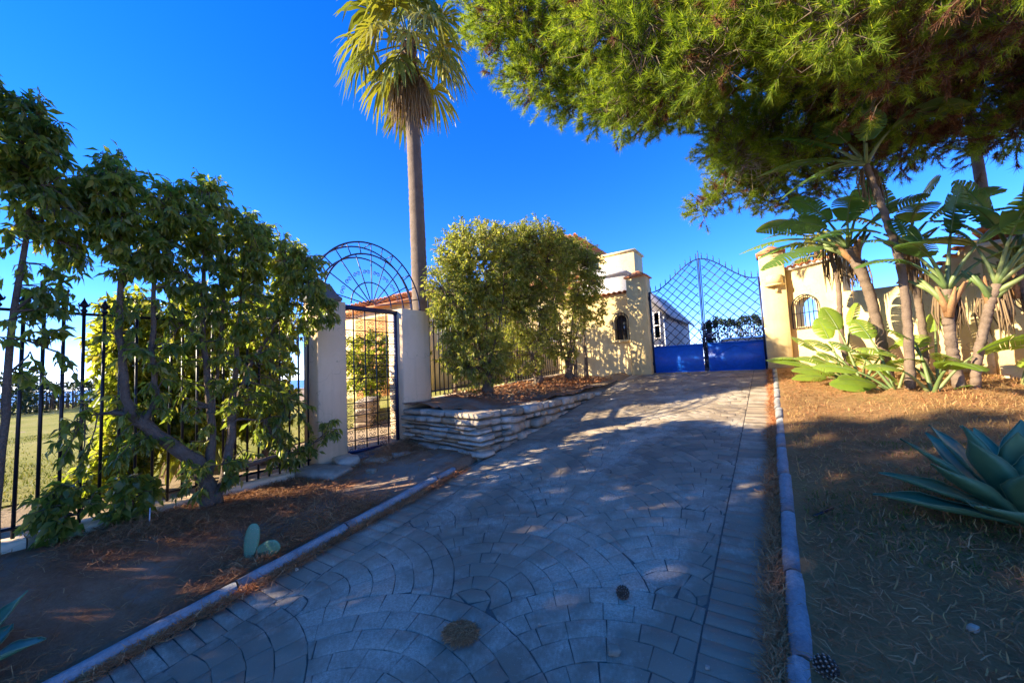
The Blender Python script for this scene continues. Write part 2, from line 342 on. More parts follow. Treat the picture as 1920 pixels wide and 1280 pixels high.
for j in range(-6, 26):
    for i in range(-2, 3):
        cx = -1.62+2*RF*i+(RF if j % 2 else 0); cy = -.3+RF*.5*j
        rings = [0]+list(np.cumsum(rng.uniform(.115, .155, 8))); rings = [r*RF/rings[-1] for r in rings]
        for k in range(len(rings)-1):
            r0, r1 = rings[k]+.0022, rings[k+1]-.0014
            n = max(3, int(round(math.tau*(r0+r1)/2/.185))); a = rng.uniform(0, 6.28)
            cuts = np.sort(a+np.arange(n)*math.tau/n+rng.uniform(-.12, .12, n)*math.tau/n*1.6)
            for q in range(n):
                a0 = cuts[q]; a1 = cuts[(q+1) % n]+(math.tau if q == n-1 else 0)
                g = .0022/max(r1, .05)
                A = np.linspace(a0+g, a1-g, 4)
                if k == 0: P = np.array([(r1*math.cos(t_), r1*math.sin(t_)) for t_ in A]+[(.01*math.cos((a0+a1)/2), .01*math.sin((a0+a1)/2))])
                else: P = np.array([(r1*math.cos(t_), r1*math.sin(t_)) for t_ in A]+[(r0*math.cos(t_), r0*math.sin(t_)) for t_ in A[::-1]])
                P += (cx, cy); P += rng.normal(0, .002, P.shape)
                for ox, oy in ((-RF, .5), (RF, .5), (0, 1), (-2*RF, 1), (2*RF, 1)):    # the fans in front cover the lower flanks
                    c0 = np.array((cx+ox, cy-oy*RF)); nv = P.mean(0)-c0; nv /= np.linalg.norm(nv)+1e-9
                    P = clip(P, nv, nv@c0+RF+.0035)
                    if len(P) < 3: break
                if len(P) < 3: continue
                P = clip(P, np.array((1., 0)), XL+bw+.006)
                if len(P) >= 3: P = clip(P, np.array((-1., 0)), -(XR-bw-.006))
                if len(P) < 3 or area(P) < .0011: continue
                if P[:,1].min() < Y0 or P[:,1].max() > Y1: continue
                stones.append(P)
for x0, x1 in ((XL, XL+bw), (XR-bw, XR)):     # soldier courses along both edges
    y = Y0
    while y < Y1:
        h = random.uniform(.082, .105)
        stones.append(np.array([(x0+.003, y+.003), (x1-.003, y+.003), (x1-.003, y+h-.003), (x0+.003, y+h-.003)])+rng.normal(0, .0018, (4, 2))); y += h
def seen_size(P):
    c = P.mean(0); d = Vector((c[0], c[1], float(road_z(c[1])))) - Vector((0, 0, 1.6)); z = d.dot(F)
    if z < .3: return 0
    u, v = 730*d.dot(Rv)/z, 730*d.dot(Uv)/z
    return 0 if abs(u) > 990 or abs(v) > 680 else area(P)/z**3
order = sorted(range(len(stones)), key=lambda i: -seen_size(stones[i]))
rest = MB()
for n_, i in enumerate(order):
    pc = piece(stones[i])
    if n_ < 295: obj('paver', MB().add(*pc), M['paver'], drive)
    else: rest.add(*pc)
o = obj('paver_field', rest, M['paver'], drive); o['kind'] = 'stuff'

# ------------------------------------------------------------------ kerbs
def kerb(name, x, ya, yb, seg):
    k = bpy.data.objects.new(name, None); col.objects.link(k); structure(k); k.location = (x, ya, float(road_z(ya)))
    prof = [(-.05, -.12), (-.052, .03), (-.042, .058), (-.018, .074), (.012, .076), (.036, .062), (.05, .035), (.052, -.12)]
    y = ya
    while y < yb-.05:
        l = min(seg*random.uniform(.75, 1.2), yb-y); B = MB(); dx, dz = random.uniform(-.008, .008), random.uniform(-.006, .006); n = len(prof); V = []
        ks = max(2, int(l/.12)+1)
        for q, s in enumerate(np.linspace(0, 1, ks)):
            yy = y+.006+(l-.012)*s; e = .985 if q in (0, ks-1) else 1
            for a, h in prof: V.append((dx+a*e+random.uniform(-.003, .003), yy-ya, float(road_z(yy))-float(road_z(ya))+dz+h*e+random.uniform(-.003, .003)))
        B.add(V, [(i*n+j, i*n+j+1, (i+1)*n+j+1, (i+1)*n+j) for i in range(ks-1) for j in range(n-1)], [list(range(n)), list(range((ks-1)*n, ks*n))[::-1]])
        obj('kerb_stone', B, M['kerb'], k, smooth=False); y += l
kerb('kerb_left', -3.215, -3.5, 3.45, .95)
kerb('kerb_right', -.005, -1.6, 10.05, .62)

# ------------------------------------------------------------------ fallen needles, dry grass (uncountable)
def litter(name, label, cat, n, sampler, L, wd, mat, lift=.02, tilt=.25, zf=ground_z, curve=.18):
    xy = sampler(n); n = len(xy); a = rng.uniform(0, math.tau, n); el = rng.normal(0, tilt, n)
    P = np.c_[xy, zf(xy[:,0], xy[:,1])+.012+np.abs(rng.normal(0, lift, n))]
    D = np.c_[np.cos(a)*np.cos(el), np.sin(a)*np.cos(el), np.abs(np.sin(el))]; S = np.c_[-np.sin(a), np.cos(a), rng.normal(0, .3, n)]
    l = rng.uniform(.5, 1.1, n)[:,None]*L; wv = rng.uniform(.7, 1.2, n)[:,None]*wd
    mid = P+D*l*.5+S*l*rng.normal(0, curve, n)[:,None]+(0, 0, 1)*np.abs(rng.normal(0, .08, n))[:,None]*l; tip = P+D*l
    V = np.stack([P-S*wv/2, P+S*wv/2, mid+S*wv/2, mid-S*wv/2, tip], 1)
    i = np.arange(n)[:,None]*5
    B = MB().add(V.reshape(-1, 3), i+np.array([[0,1,2,3]])); B.f.setdefault(3, []).append(i+np.array([[3,2,4]]))
    return tag(obj(name, B, mat), label, cat, kind='stuff')
def vnoise(x, y, s, seed):                      # cheap smooth noise for patchiness
    r = np.random.default_rng(seed); v = 0
    for _ in range(5):
        a = r.uniform(0, 6.28); f = s*r.uniform(.6, 1.8); v = v+np.sin((x*np.cos(a)+y*np.sin(a))*f+r.uniform(0, 6.28))
    return v/5
def sample(x0, x1, y0, y1, seed=1, s=2.2, bias=.15, keep=1., near=True):
    def fn(n):
        m = n*6; x = rng.uniform(x0, x1, m); y = y0+(y1-y0)*(rng.uniform(0, 1, m)**(1.5 if near else 1))
        k = rng.uniform(0, 1, m) < np.clip(.5+vnoise(x, y, s, seed)*1.6+bias, .03, 1); return np.c_[x, y][k][:n]
    return fn
litter('fallen_pine_needles', 'rust brown pine needles strewn over the soil bed by the iron fence', 'pine needles', 30000, sample(-4.95, -3.27, -.4, 4.2, 7), .11, .0042, M['litter'])
litter('fallen_pine_needles', 'dull brown pine needles scattered over the dry lawn beside the driveway', 'pine needles', 34000, sample(.06, 5.5, .8, 9.6, 9, 1.6, .2), .11, .0045, M['litter'])
def strip(x, wd, y0, y1):
    def fn(n):
        y = y0+(y1-y0)*rng.uniform(0, 1, n)**1.4; ww = wd*(.6+.55*vnoise(y, y*0, 3.0, 4)); return np.c_[x+np.abs(rng.normal(0, 1, n))*ww*(1 if x < -1 else -1), y]
    return fn
rz = lambda x, y: road_z(y)+.004
litter('fallen_pine_needles', 'red brown pine needles drifted against the kerb along the iron fence side of the driveway', 'pine needles', 9000, strip(-3.16, .075, -.3, 3.6), .085, .004, M['strip'], .012, .3, rz)
litter('fallen_pine_needles', 'red brown pine needles drifted against the kerb along the dry lawn', 'pine needles', 15000, strip(-.065, .062, .8, 10.2), .085, .004, M['strip'], .016, .35, rz)
litter('dry_grass', 'straw coloured grass blades standing thinly on the dry lawn', 'grass', 30000, sample(.08, 5.5, .9, 9.8, 15, 1.3, .1), .07, .0055, M['drygrass'], .008, .8)
litter('green_grass', 'small dark green weed tufts in the dry lawn near the agave', 'grass', 3500, sample(.1, 1.5, 3.0, 5.2, 21, 3.2, -.5, near=False), .045, .005, M['grass'], .006, .9)
litter('green_grass', 'sunlit grass blades of the lawn behind the iron fence', 'grass', 24000, sample(-22, -6.5, -1, 5.5, 33, .8, .3, near=False), .06, .012, M['grass'], .01, 1.0)
litter('fallen_leaves', 'fallen dry leaves lying among the shrub stems above the stone planter', 'leaves', 2500, lambda n: np.c_[rng.uniform(-5, -3.35, n), rng.uniform(5, 10, n)], .07, .03, M['litter'], .015, .4, lambda x, y: 1.09+.03*(y-5)+.10*sstep(-3.5, -4.8, x))

# ------------------------------------------------------------------ iron fences on low rendered plinths
def picket_mesh(h):
    B = MB(); B.tube([(0,0,0), (0,0,h)], .0125, 6)
    S = MB(); S.lathe([(.0125,-.02), (.023,-.008), (.023,.006), (.013,.016), (.013,.026), (.030,.044), (.026,.060), (.010,.092), (.001,.118)], n=8)
    for s in (-1, 1): S.tube([(0, 0, .03), (0, s*.026, .042), (0, s*.036, .062), (0, s*.027, .072)], [.008, .008, .006, .002], 5)
    return B.mesh('picket', True), S.mesh('spear_head', True)
def iron_fence(label, y0, y1, ztop, zb0, zb1, x, sp):
    t_ = thing('iron_fence', label, 'fence', (x, y0, zb0))
    n = int((y1-y0)/sp); cache = {}
    for i in range(n+1):
        y = y0+sp*(i+.5); zb = zb0+(zb1-zb0)*(y-y0)/(y1-y0)
        if y > y1: break
        h = round(ztop+.015-zb, 2)
        if h not in cache: cache[h] = picket_mesh(h)
        p = obj('picket', cache[h][0], M['iron'], t_, (random.uniform(-.003, .003), y-y0, zb-zb0+.02), (random.uniform(-.008, .008), random.uniform(-.008, .008), 0))
        obj('spear_head', cache[h][1], M['iron'], p, (0, 0, h))
    for z0, z1 in ((ztop, ztop), (zb0+.1, zb1+.1)):
        B = MB(); B.tube([(0, 0, z0-zb0), (0, y1-y0, z1-zb0)], .014, 6); obj('rail', B, M['iron'], t_)
    return t_
iron_fence('black iron spear-topped fence in front of the sunny lawn', -3.2, 2.79, 2.27, .40, .45, -5.1, .118)
iron_fence('black iron spear-topped fence half hidden by the round-headed shrubs', 4.92, 10.25, 3.06, 1.17, 1.42, -5.12, .115)
def plinth(label, y0, y1, z0, z1, x, segl=1.15):
    t_ = thing('fence_plinth', label, 'low wall', (x, y0, z0-.3)); y = y0
    while y < y1-.05:
        l = min(segl*random.uniform(.8, 1.25), y1-y); B = MB(); ks = 10; V = []
        prof = [(.0, -.45), (.11, -.45), (.112, -.11), (.12, -.02), (.105, 0), (-.10, 0), (-.115, -.03), (-.115, -.45)]
        lift = random.uniform(.0, .03)
        for s in np.linspace(0, 1, ks):
            yy = y+.004+(l-.008)*s; zz = z0+(z1-z0)*(yy-y0)/(y1-y0)
            for a, h in prof: V.append((a+random.uniform(-.006, .006), yy-y0, zz+h-(z0-.3)+random.uniform(-.006, .006)))
        n = 8; B.add(V, [(i*n+j, i*n+(j+1)%n, (i+1)*n+(j+1)%n, (i+1)*n+j) for i in range(ks-1) for j in range(n)], [list(range(n)), list(range((ks-1)*n, ks*n))[::-1]])
        obj('plinth_block', B, M['cream'], t_); y += l
    return t_
plinth('cream rendered plinth under the iron fence beside the soil bed', -3.3, 2.82, .40, .47, -5.1)
plinth('cream rendered plinth behind the round-headed shrubs', 4.95, 10.28, 1.16, 1.42, -5.12, 1.6)

# ------------------------------------------------------------------ rough stones
def rock_mesh(seed, k=.16, n=2):
    r = np.random.default_rng(seed); g = np.linspace(-1, 1, n+2); v = {}; fs = []; V = []
    def vid(p):
        key = tuple(np.round(p, 3))
        if key not in v: v[key] = len(V); V.append(p)
        return v[key]
    for ax in range(3):
        for s in (-1, 1):
            for i in range(n+1):
                for j in range(n+1):
                    q = []
                    for a, b_ in ((i,j),(i+1,j),(i+1,j+1),(i,j+1)):
                        p = np.zeros(3); p[ax] = s; p[(ax+1)%3] = g[a]; p[(ax+2)%3] = g[b_]; q.append(vid(p))
                    fs.append(q if s > 0 else q[::-1])
    V = np.array(V); m_ = np.sort(np.abs(V), axis=1)
    corner = (np.abs(V) > .99).sum(1)
    V = V*(1-np.where(corner == 3, .06, np.where(corner == 2, .022, 0)))[:,None]+r.normal(0, k*.36, V.shape)*np.array((.7, 1, 1))
    return MB().add(V*.5, fs).mesh('stone')
ROCK = [rock_mesh(i) for i in range(9)]
for r_ in ROCK: r_.materials.append(M['stone'])
wall = thing('dry_stone_wall', 'dry stone planter wall of stacked grey slabs at the bend of the driveway', 'stone wall', (-3.2, 4, .45))
def add_stone(p, size, ang, tilt=(0, 0)):
    obj('stone', random.choice(ROCK), None, wall, V3(p)-(-3.2, 4, .45), (tilt[0], tilt[1], ang), size)
TOP = 1.06
def stone_face(p0, p1, zb0, zb1, h0, h1, l0, l1, depth=.28):
    p0, p1 = V3(p0), V3(p1); Lg = np.linalg.norm(p1-p0); d = (p1-p0)/Lg; ang = math.atan2(d[1], d[0]); nrm = np.array((-d[1], d[0]))
    z = TOP; 
    while z > min(zb0, zb1)-.05:
        h = random.uniform(h0, h1); s = random.uniform(-.15, 0)
        while s < Lg:
            l = random.uniform(l0, l1); c = min(max(s+l/2, .06), Lg-.02); zb = zb0+(zb1-zb0)*c/Lg
            if z-h*.55 > zb-.06:
                k = p0+d*c+nrm*(depth/2+random.uniform(-.035, .05))
                add_stone((k[0], k[1], z-h/2), (l*.955, depth*random.uniform(.88, 1.12), h*random.uniform(.74, .98)), ang+random.uniform(-.05, .05), (random.uniform(-.04, .04), random.uniform(-.025, .025)))
            s += l
        z -= h
stone_face((-4.86, 4.14), (-3.32, 3.90), .46, .44, .045, .115, .14, .6)
stone_face((-3.22, 3.98), (-3.12, 4.6), .44, .53, .07, .11, .16, .3)
stone_face((-3.12, 4.62), (-3.12, 8.9), .54, 1.06, .07, .15, .12, .36)
core = MB(); core.poly_prism([(-4.9, 4.3), (-3.4, 4.15), (-3.33, 4.7), (-3.33, 8.95), (-4.9, 9.2)], lambda x, y: (x, y, .2), lambda x, y: (x, y, TOP-.06))
obj('wall_core', core, M['stepstone'], wall, (3.2, -4, -.45))
# soil on top of the planter, rising to the fence
xs = np.linspace(-5.0, -3.27, 22); ys = np.linspace(4.22, 10.35, 60); X, Y = np.meshgrid(xs, ys)
Zp = 1.04+.03*np.clip(Y-5, 0, 9)+.10*sstep(-3.5, -4.8, X)+.02*np.sin(X*9+Y*4)+.012*rng.normal(size=X.shape)
i = np.arange(59)[:,None]*22+np.arange(21)[None]
structure(obj('planter_soil', MB().add(np.stack([X, Y, Zp], -1), np.stack([i, i+1, i+23, i+22], -1).reshape(-1, 4)), M['soil'], smooth=True))
def planter_z(x, y): return 1.04+.03*max(0, y-5)+.10*float(sstep(-3.5, -4.8, x))

# ------------------------------------------------------------------ pedestrian gate: pillars, arch, lattice door
def bevel_box(c, size, b=.012):
    x, y, z = V3(size)/2; B = MB(); P = [(-x+b,-y),(x-b,-y),(x,-y+b),(x,y-b),(x-b,y),(-x+b,y),(-x,y-b),(-x,-y+b)]
    B.poly_prism(P, lambda a, d: (a+c[0], d+c[1], -z+c[2]), lambda a, d: (a+c[0], d+c[1], z+c[2])); return B
pl = thing('gate_pillar', 'cream pillar overhung by shrub leaves, with a dark stone cap', 'pillar', (-5.18, 3.05, .35))
obj('shaft', bevel_box((0, 0, 1.15), (.36, .42, 2.32)), M['cream'], pl)
obj('cap', MB().lathe([(0.001,.0),(.27,.0),(.29,.03),(.28,.06),(.22,.10),(.2,.14),(.12,.24),(.04,.29),(.001,.3)], (0, -.06, 2.31), 4, rotz(math.pi/4)), M['stepstone'], pl)
pr_ = thing('gate_pillar', 'cream pillar at the end of the dry stone wall, no cap', 'pillar', (-5.18, 4.57, .4))
obj('shaft', bevel_box((0, 0, 1.13), (.36, .61, 2.30)), M['cream'], pr_)
arch = thing('gate_arch', 'wrought iron half-wheel arch with spokes over the lattice door', 'arch', (-5.14, 3.765, 2.68))
def arc(r, x, a0=0, a1=math.pi, n=36): return [(x, r*math.cos(a), r*math.sin(a)) for a in np.linspace(a0, a1, n)]
for r, x, th in ((.98, .05, .013), (.80, .05, .013), (.95, -.14, .012), (.78, -.14, .012), (.36, .05, .010)):
    obj('ring', MB().tube(arc(r, x), th, 6), M['navy'], arch, smooth=True)
for k in range(9):
    a = math.pi*(k+.5)/9
    obj('spoke', MB().tube([(.05, .05*math.cos(a), .05*math.sin(a)), (.05, .79*math.cos(a), .79*math.sin(a))], .009, 5), M['wornblue'], arch)
for k in range(15):
    a = math.pi*k/14; c, s = math.cos(a), math.sin(a)
    obj('rung', MB().tube([(.05, .80*c, .80*s), (.05, .98*c, .98*s)], .008, 5), M['navy'], arch)
    if k % 2: obj('rung', MB().tube([(-.14, .95*c, .95*s), (.05, .98*c, .98*s)], .008, 5), M['navy'], arch)
def spiral(r, turns=1.35, n=16, sgn=1): return [(0, sgn*(r*(1-.75*q)*math.cos(q*turns*math.tau)-r), r*(1-.75*q)*math.sin(q*turns*math.tau)) for q in np.linspace(0, 1, n)]
SCR = MB()
for s in (-1, 1): SCR.tube(spiral(.034, sgn=s), .0055, 5)
SCR = SCR.mesh('scroll', True)
for k in range(8):
    a = math.pi*(k+1)/9; r = .52
    obj('scroll', SCR, M['wornblue'], arch, (.05, r*math.cos(a), r*math.sin(a)), (a-math.pi/2, 0, 0))
for y, h in ((-.98, -.06), (.98, -.16), (.80, -.04), (-.8, -.04)):
    obj('post', MB().tube([(.05, y, .0), (.05, y, h-.1)], .017, 8), M['galv'], arch)
door = thing('garden_gate', 'dark iron lattice door with small scrolls between the cream pillars', 'gate', (-5.14, 3.27, .50))
DW, DH = .985, 2.14
B = MB()
for y in (.02, DW-.02): B.box((0, y, DH/2), (.04, .04, DH))
B.box((0, DW/2, .02), (.038, DW-.08, .04)); B.box((0, DW/2, DH-.02), (.05, DW+.16, .065)); obj('frame', B, M['navy'], door)
for q in range(1, 5): obj('upright_bar', MB().box((0, DW*q/5, DH/2), (.014, .014, DH-.09)), M['iron'], door)
for q in range(1, 12): obj('cross_bar', MB().box((.003, DW/2, DH*q/12), (.014, DW-.07, .014)), M['iron'], door)
SC2 = MB()
for s in (-1, 1):
    for e in (-1, 1): SC2.tube([(a, b_+s*.002, c*e+e*.035) for a, b_, c in spiral(.034, 1.2, 12, s)], .0048, 4)
SC2 = SC2.mesh('scroll', True)
for q in range(5):
    for v in range(12):
        if (q*7+v*5) % 11 in (3, 6): continue
        obj('scroll', SC2, M['iron'], door, (.002, DW*(q+.5)/5, DH*(v+.5)/12+random.uniform(-.01, .01)))
tag(obj('door_step', MB().add(*[x for x in ()]) if 0 else bevel_box((-4.98, 3.75, .40), (.42, 1.0, .20), .04), M['stepstone']), 'dark stone step at the foot of the lattice door', 'step')
for k, (x, y, s, a) in enumerate(((-4.55, 3.42, (.34, .22, .05), .4), (-4.4, 3.68, (.24, .16, .05), 1.1), (-4.75, 2.75, (.62, .34, .14), .25), (-4.86, 3.12, (.4, .26, .16), -.2), (-4.2, 3.05, (.12, .09, .07), .3))):
    o = obj('flat_stone' if k < 4 else 'loose_stone', ROCK[k], None, None, (x, y, float(ground_z(x, y))+s[2]*.3), (0, 0, a), s)
    tag(o, ('pale broken slab on the ground before the door step, the larger of two', 'pale broken slab on the ground before the door step, the smaller of two', 'big grey flat stone at the foot of the pillar with the dark cap', 'grey stone wedged between pillar foot and door step', 'small pale stone on the soil between the door step and the kerb')[k], 'stone')
# ------------------------------------------------------------------ barrel tile
def tile_mesh(r=.075, l=.36, th=.014, tap=.82, n=7):
    B = MB(); V = []; a = np.linspace(0, math.pi, n)
    for y, k in ((-l/2, 1), (l/2, tap)):
        for rr in (r, r-th): V += [(rr*k*math.cos(q), y, rr*k*math.sin(q)) for q in a]
    f = []
    for i in range(n-1):
        f += [(i, i+1, 2*n+i+1, 2*n+i), (n+i+1, n+i, 3*n+i, 3*n+i+1), (i+1, i, n+i, n+i+1), (2*n+i, 2*n+i+1, 3*n+i+1, 3*n+i)]
    f += [(0, 2*n, 3*n, n), (n-1, 2*n-1, 4*n-1, 3*n-1)]
    return B.add(V, f).mesh('roof_tile', True)
TILE = tile_mesh(); TILE.materials.append(M['terracotta'])
def ribbon_wall(pts, th=.25, z0=.3, n_per=1):       # pts: (x, y, ztop) along the front face
    p = V3(pts); d = unit(np.gradient(p[:, :2], axis=0)); nrm = np.c_[-d[:,1], d[:,0]]
    V = []
    for q, m_ in zip(p, nrm):
        bx, by = q[0]+m_[0]*th, q[1]+m_[1]*th
        V += [(q[0], q[1], z0), (q[0], q[1], q[2]), (bx, by, q[2]), (bx, by, z0)]
    k = len(p); f = [(4*i+j, 4*i+(j+1)%4, 4*i+4+(j+1)%4, 4*i+4+j) for i in range(k-1) for j in range(4)]
    return MB().add(V, f, [(3,2,1,0)], [tuple(4*(k-1)+j for j in range(4))])
def arch_wall(Lg, z0, zt, th, o, n=10):              # local x along, y depth, opening o = (x0, x1, z0, zspring)
    x0, x1, a, s = o; B = MB(); rr = (x1-x0)/2; xc = (x0+x1)/2
    cv = [(xc-rr*math.cos(q), s+rr*math.sin(q)) for q in np.linspace(0, math.pi, n+1)]
    for y, fl in ((0, 1), (th, -1)):
        quads = [[(0,z0),(x0,z0),(x0,zt),(0,zt)], [(x1,z0),(Lg,z0),(Lg,zt),(x1,zt)], [(x0,z0),(x1,z0),(x1,a),(x0,a)]]
        quads += [[cv[i], cv[i+1], (cv[i+1][0], zt), (cv[i][0], zt)] for i in range(n)]
        for q in quads:
            v = [(u, y, z) for u, z in q]; B.add(v[::fl], [(0,1,2,3)])
    for u in (0, Lg): B.add([(u,0,z0),(u,th,z0),(u,th,zt),(u,0,zt)], [(0,1,2,3)])
    B.add([(0,0,zt),(Lg,0,zt),(Lg,th,zt),(0,th,zt)], [(0,1,2,3)])
    loop = [(x0,a)]+cv+[(x1,a)]
    for i in range(len(loop)):
        (u, z), (u2, z2) = loop[i], loop[(i+1) % len(loop)]
        B.add([(u,0,z),(u2,0,z2),(u2,th,z2),(u,th,z)], [(3,2,1,0)])
    return B
def grille(par, o, y=.0, nb=5, out=.05):
    x0, x1, a, s = o; rr = (x1-x0)/2+.05; xc = (x0+x1)/2; B = MB()
    fr = [(xc-rr, -out, a-.03), (xc-rr, -out, s)]+[(xc-rr*math.cos(q), -out, s+rr*math.sin(q)) for q in np.linspace(.15, math.pi-.15, 12)]+[(xc+rr, -out, s), (xc+rr, -out, a-.03), (xc-rr, -out, a-.03)]
    g = obj('window_grille', MB().tube(fr, .012, 5, False), M['iron'], par)
    for k in range(nb):
        x = xc-rr+2*rr*(k+1)/(nb+1); zt = s+math.sqrt(max(0, rr*rr-(x-xc)**2))
        obj('bar', MB().tube([(x, -out, a-.03), (x, -out, zt)], .009, 5), M['iron'], g)
    obj('bar', MB().tube([(xc-rr, -out, a+.28), (xc+rr, -out, a+.28)], .009, 5), M['iron'], g)

# ------------------------------------------------------------------ garden wall on the lawn side
gw = thing('garden_wall', 'yellow garden wall with an arched grille window behind the palm-like plants', 'wall', (.30, 10.42, 1.2), rot=(0, 0, math.atan2(-.66, .89)))
op = (.2, .62, 1.02, 1.42)
obj('arched_wall', arch_wall(1.12, -.3, 2.28, .24, op), M['yellow'], gw)
grille(gw, op)
for k in range(8):
    obj('coping_tile', TILE, None, gw, (.08+.14*k, .10, 2.285), (random.uniform(-.03, .03), 0, math.pi+random.uniform(-.03, .03)), (1, 1.25, 1))
obj('coping_mortar', bevel_box((.56, .12, 2.29), (1.16, .40, .05), .01), M['mortar'], gw)
inv = np.array(gw.matrix_basis.inverted()) if False else None
low = thing('garden_wall', 'low yellow wall dipping between the gate end and the tile-roofed corner', 'wall', (1.2, 9.74, 1.2))
pts = []
for q in np.linspace(0, 1, 26):
    x = 1.19+1.47*q; y = 9.745-1.09*q
    pts.append((x-1.2, y-9.74, 1.62-.06*math.sin(q*math.pi)+.42*float(sstep(.55, 1., q))**1.3-.02))
obj('wall_face', ribbon_wall(pts, .22, -.3), M['yellow'], low)
for k in range(9):
    q = .5+.055*k; z = 1.62-.06*math.sin(q*math.pi)+.42*float(sstep(.55, 1., q))**1.3-.02
    x = 1.19+1.47*q+.06-1.2; y = 9.745-1.09*q+.09-9.74
    obj('coping_tile', TILE, None, low, (x, y, z+.0), (0, -.25, math.atan2(-1.09, 1.47)+math.pi), (1, 1.1, 1))
rb = thing('tile_roofed_wall', 'tall yellow wall with a tile eave at the far corner of the dry lawn', 'wall', (2.66, 8.655, 1.1))
a_ = math.atan2(-1.05, 1.47); rb.rotation_euler = (0, 0, a_)
obj('wall_face', bevel_box((1.9, .16, .9), (3.8, .30, 2.24), .01), M['yellow'], rb)
obj('eave', bevel_box((1.9, .02, 2.0), (3.86, .16, .07), .01), M['mortar'], rb)
for k in range(26): obj('roof_tile', TILE, None, rb, (.06+.145*k, .12, 2.10), (-.35, 0, math.pi*0), (1, 1.5, 1))
obj('roof_slope', MB().box((1.9, .75, 2.28), (3.8, 1.2, .06), np.array(Matrix.Rotation(.3, 3, 'X'))), M['terracotta'], rb)
obj('base_block', bevel_box((.35, -.1, .06), (.5, .2, .36), .03), M['cream'], rb)

# ------------------------------------------------------------------ driveway gate
def gate_pillar(label, x, y, w_, d_, z0, z1):
    t_ = thing('gate_pillar', label, 'pillar', (x, y, z0))
    obj('shaft', bevel_box((0, 0, (z1-z0)/2-.1), (w_, d_, z1-z0+.2)), M['yellow'], t_)
    c = MB(); h, k = .17, .045
    c.box((0, 0, z1-z0+.016), (w_+2*k, d_+2*k, .03)); obj('cap_slab', c, M['terracotta'], t_)
    cp = MB(); a, b_ = w_/2+k-.01, d_/2+k-.01; z = z1-z0+.034; s = .12
    cp.add([(-a,-b_,z),(a,-b_,z),(a,b_,z),(-a,b_,z),(-a*s,-b_*s,z+h),(a*s,-b_*s,z+h),(a*s,b_*s,z+h),(-a*s,b_*s,z+h)], [(0,3,2,1),(4,5,6,7),(0,1,5,4),(1,2,6,5),(2,3,7,6),(3,0,4,7)])
    obj('cap', cp, M['terracotta'], t_); return t_
gr = gate_pillar('yellow gate pillar with terracotta cap and wall lamp on the lawn side', .105, 10.45, .46, .5, 1.25, 3.88)
gl = gate_pillar('yellow gate pillar with terracotta cap next to the arched window', -2.86, 10.45, .5, .5, 1.25, 3.86)
lamp = thing('wall_lamp', 'yellow half-round wall lamp on the sunlit gate pillar', 'lamp', (.13, 10.2, 3.2))
pv = [(0.16*math.cos(a), -.14*math.sin(a)) for a in np.linspace(0, math.pi, 10)]
B = MB(); B.poly_prism([(x*1.0, y*1.0) for x, y in pv], lambda x, y: (x, y, -.02), lambda x, y: (x*.92, y*.92, .17)); obj('shade', B, M['yellow'], lamp)
B = MB(); B.poly_prism([(x*1.12, y*1.15) for x, y in pv], lambda x, y: (x, y, -.055), lambda x, y: (x, y, -.022)); obj('rim', B, M['yellow'], lamp)
obj('bracket', MB().poly_prism([(.05, 0), (.05, -.06), (-.0, -.02), (0, 0)], lambda x, y: (x, y, -.2), lambda x, y: (x, y, -.056)), M['yellow'], lamp)
XA, XB, XC, ZB, ZP, YG = -2.60, -.135, -1.36, 1.33, 2.0, 10.42
def gate_top(x): u = 1-abs(x-XC)/((XB-XA)/2); u = min(1, max(0, (u-.06)/.94)); return 3.43+.66*u*u*(3-2*u)
def gate_leaf(label, xa, xb, hinge):
    t_ = thing('gate_leaf', label, 'gate', (hinge, YG, ZB)); T = lambda x, z, y=0: (x-hinge, y, z-ZB)
    B = MB()
    for x in (xa+.02, xb-.02): B.box(T(x, (ZB+gate_top(x))/2), (.016 if abs(x-XC) < .1 else .04, .03, gate_top(x)-ZB))
    cv = [T(x, gate_top(x)) for x in np.linspace(xa, xb, 22)]; B.tube(cv, .014, 6); obj('frame', B, M['navy'], t_)
    obj('panel', bevel_box(T((xa+xb)/2, (ZB+ZP)/2), (xb-xa-.085, .012, ZP-ZB), .003), M['blue'], t_)
    B = MB(); c = ((xa+xb)/2, (ZB+ZP)/2); hw, hh = (xb-xa)/2-.12, (ZP-ZB)/2-.07
    B.box(T(c[0], ZP), (xb-xa-.085, .035, .03)); B.box(T(c[0], ZB+.015), (xb-xa-.085, .035, .03)); obj('panel_rail', B, M['blue'], t_)
    dm = [T(c[0]-hw, c[1], -.012), T(c[0], c[1]+hh, -.012), T(c[0]+hw, c[1], -.012), T(c[0], c[1]-hh, -.012), T(c[0]-hw, c[1], -.012)]
    if xa > XC-.1: obj('diamond_moulding', MB().tube(dm, .009, 4, False), M['blue'], t_)
    sp = .155
    for s in (-1, 1):
        for k in range(-40, 60):
            # line x*s + z = const
            zs = np.linspace(ZP+.015, 4.2, 260); xs_ = s*(k*sp*1.414-(zs-ZP))+XC
            ins = (xs_ > xa+.04) & (xs_ < xb-.04) & (zs < np.array([gate_top(x) for x in xs_])-.006)
            if ins.sum() < 6: continue
            i0, i1 = np.where(ins)[0][[0, -1]]
            obj('lattice_bar', MB().tube([T(xs_[i0], zs[i0], .006*s), T(xs_[i1], zs[i1], .006*s)], .0085, 4), M['navy'], t_)
    for x in np.arange(xa+.06, xb, .125):
        z = gate_top(x); obj('spike', MB().tube([T(x, z), T(x, z+.10), T(x, z+.16)], [.009, .011, .001], 5), M['navy'], t_)
    return t_
lf1 = gate_leaf('blue gate leaf dappled with leaf shadow, hung on the pillar by the arched window', XA, XC-.012, XA)
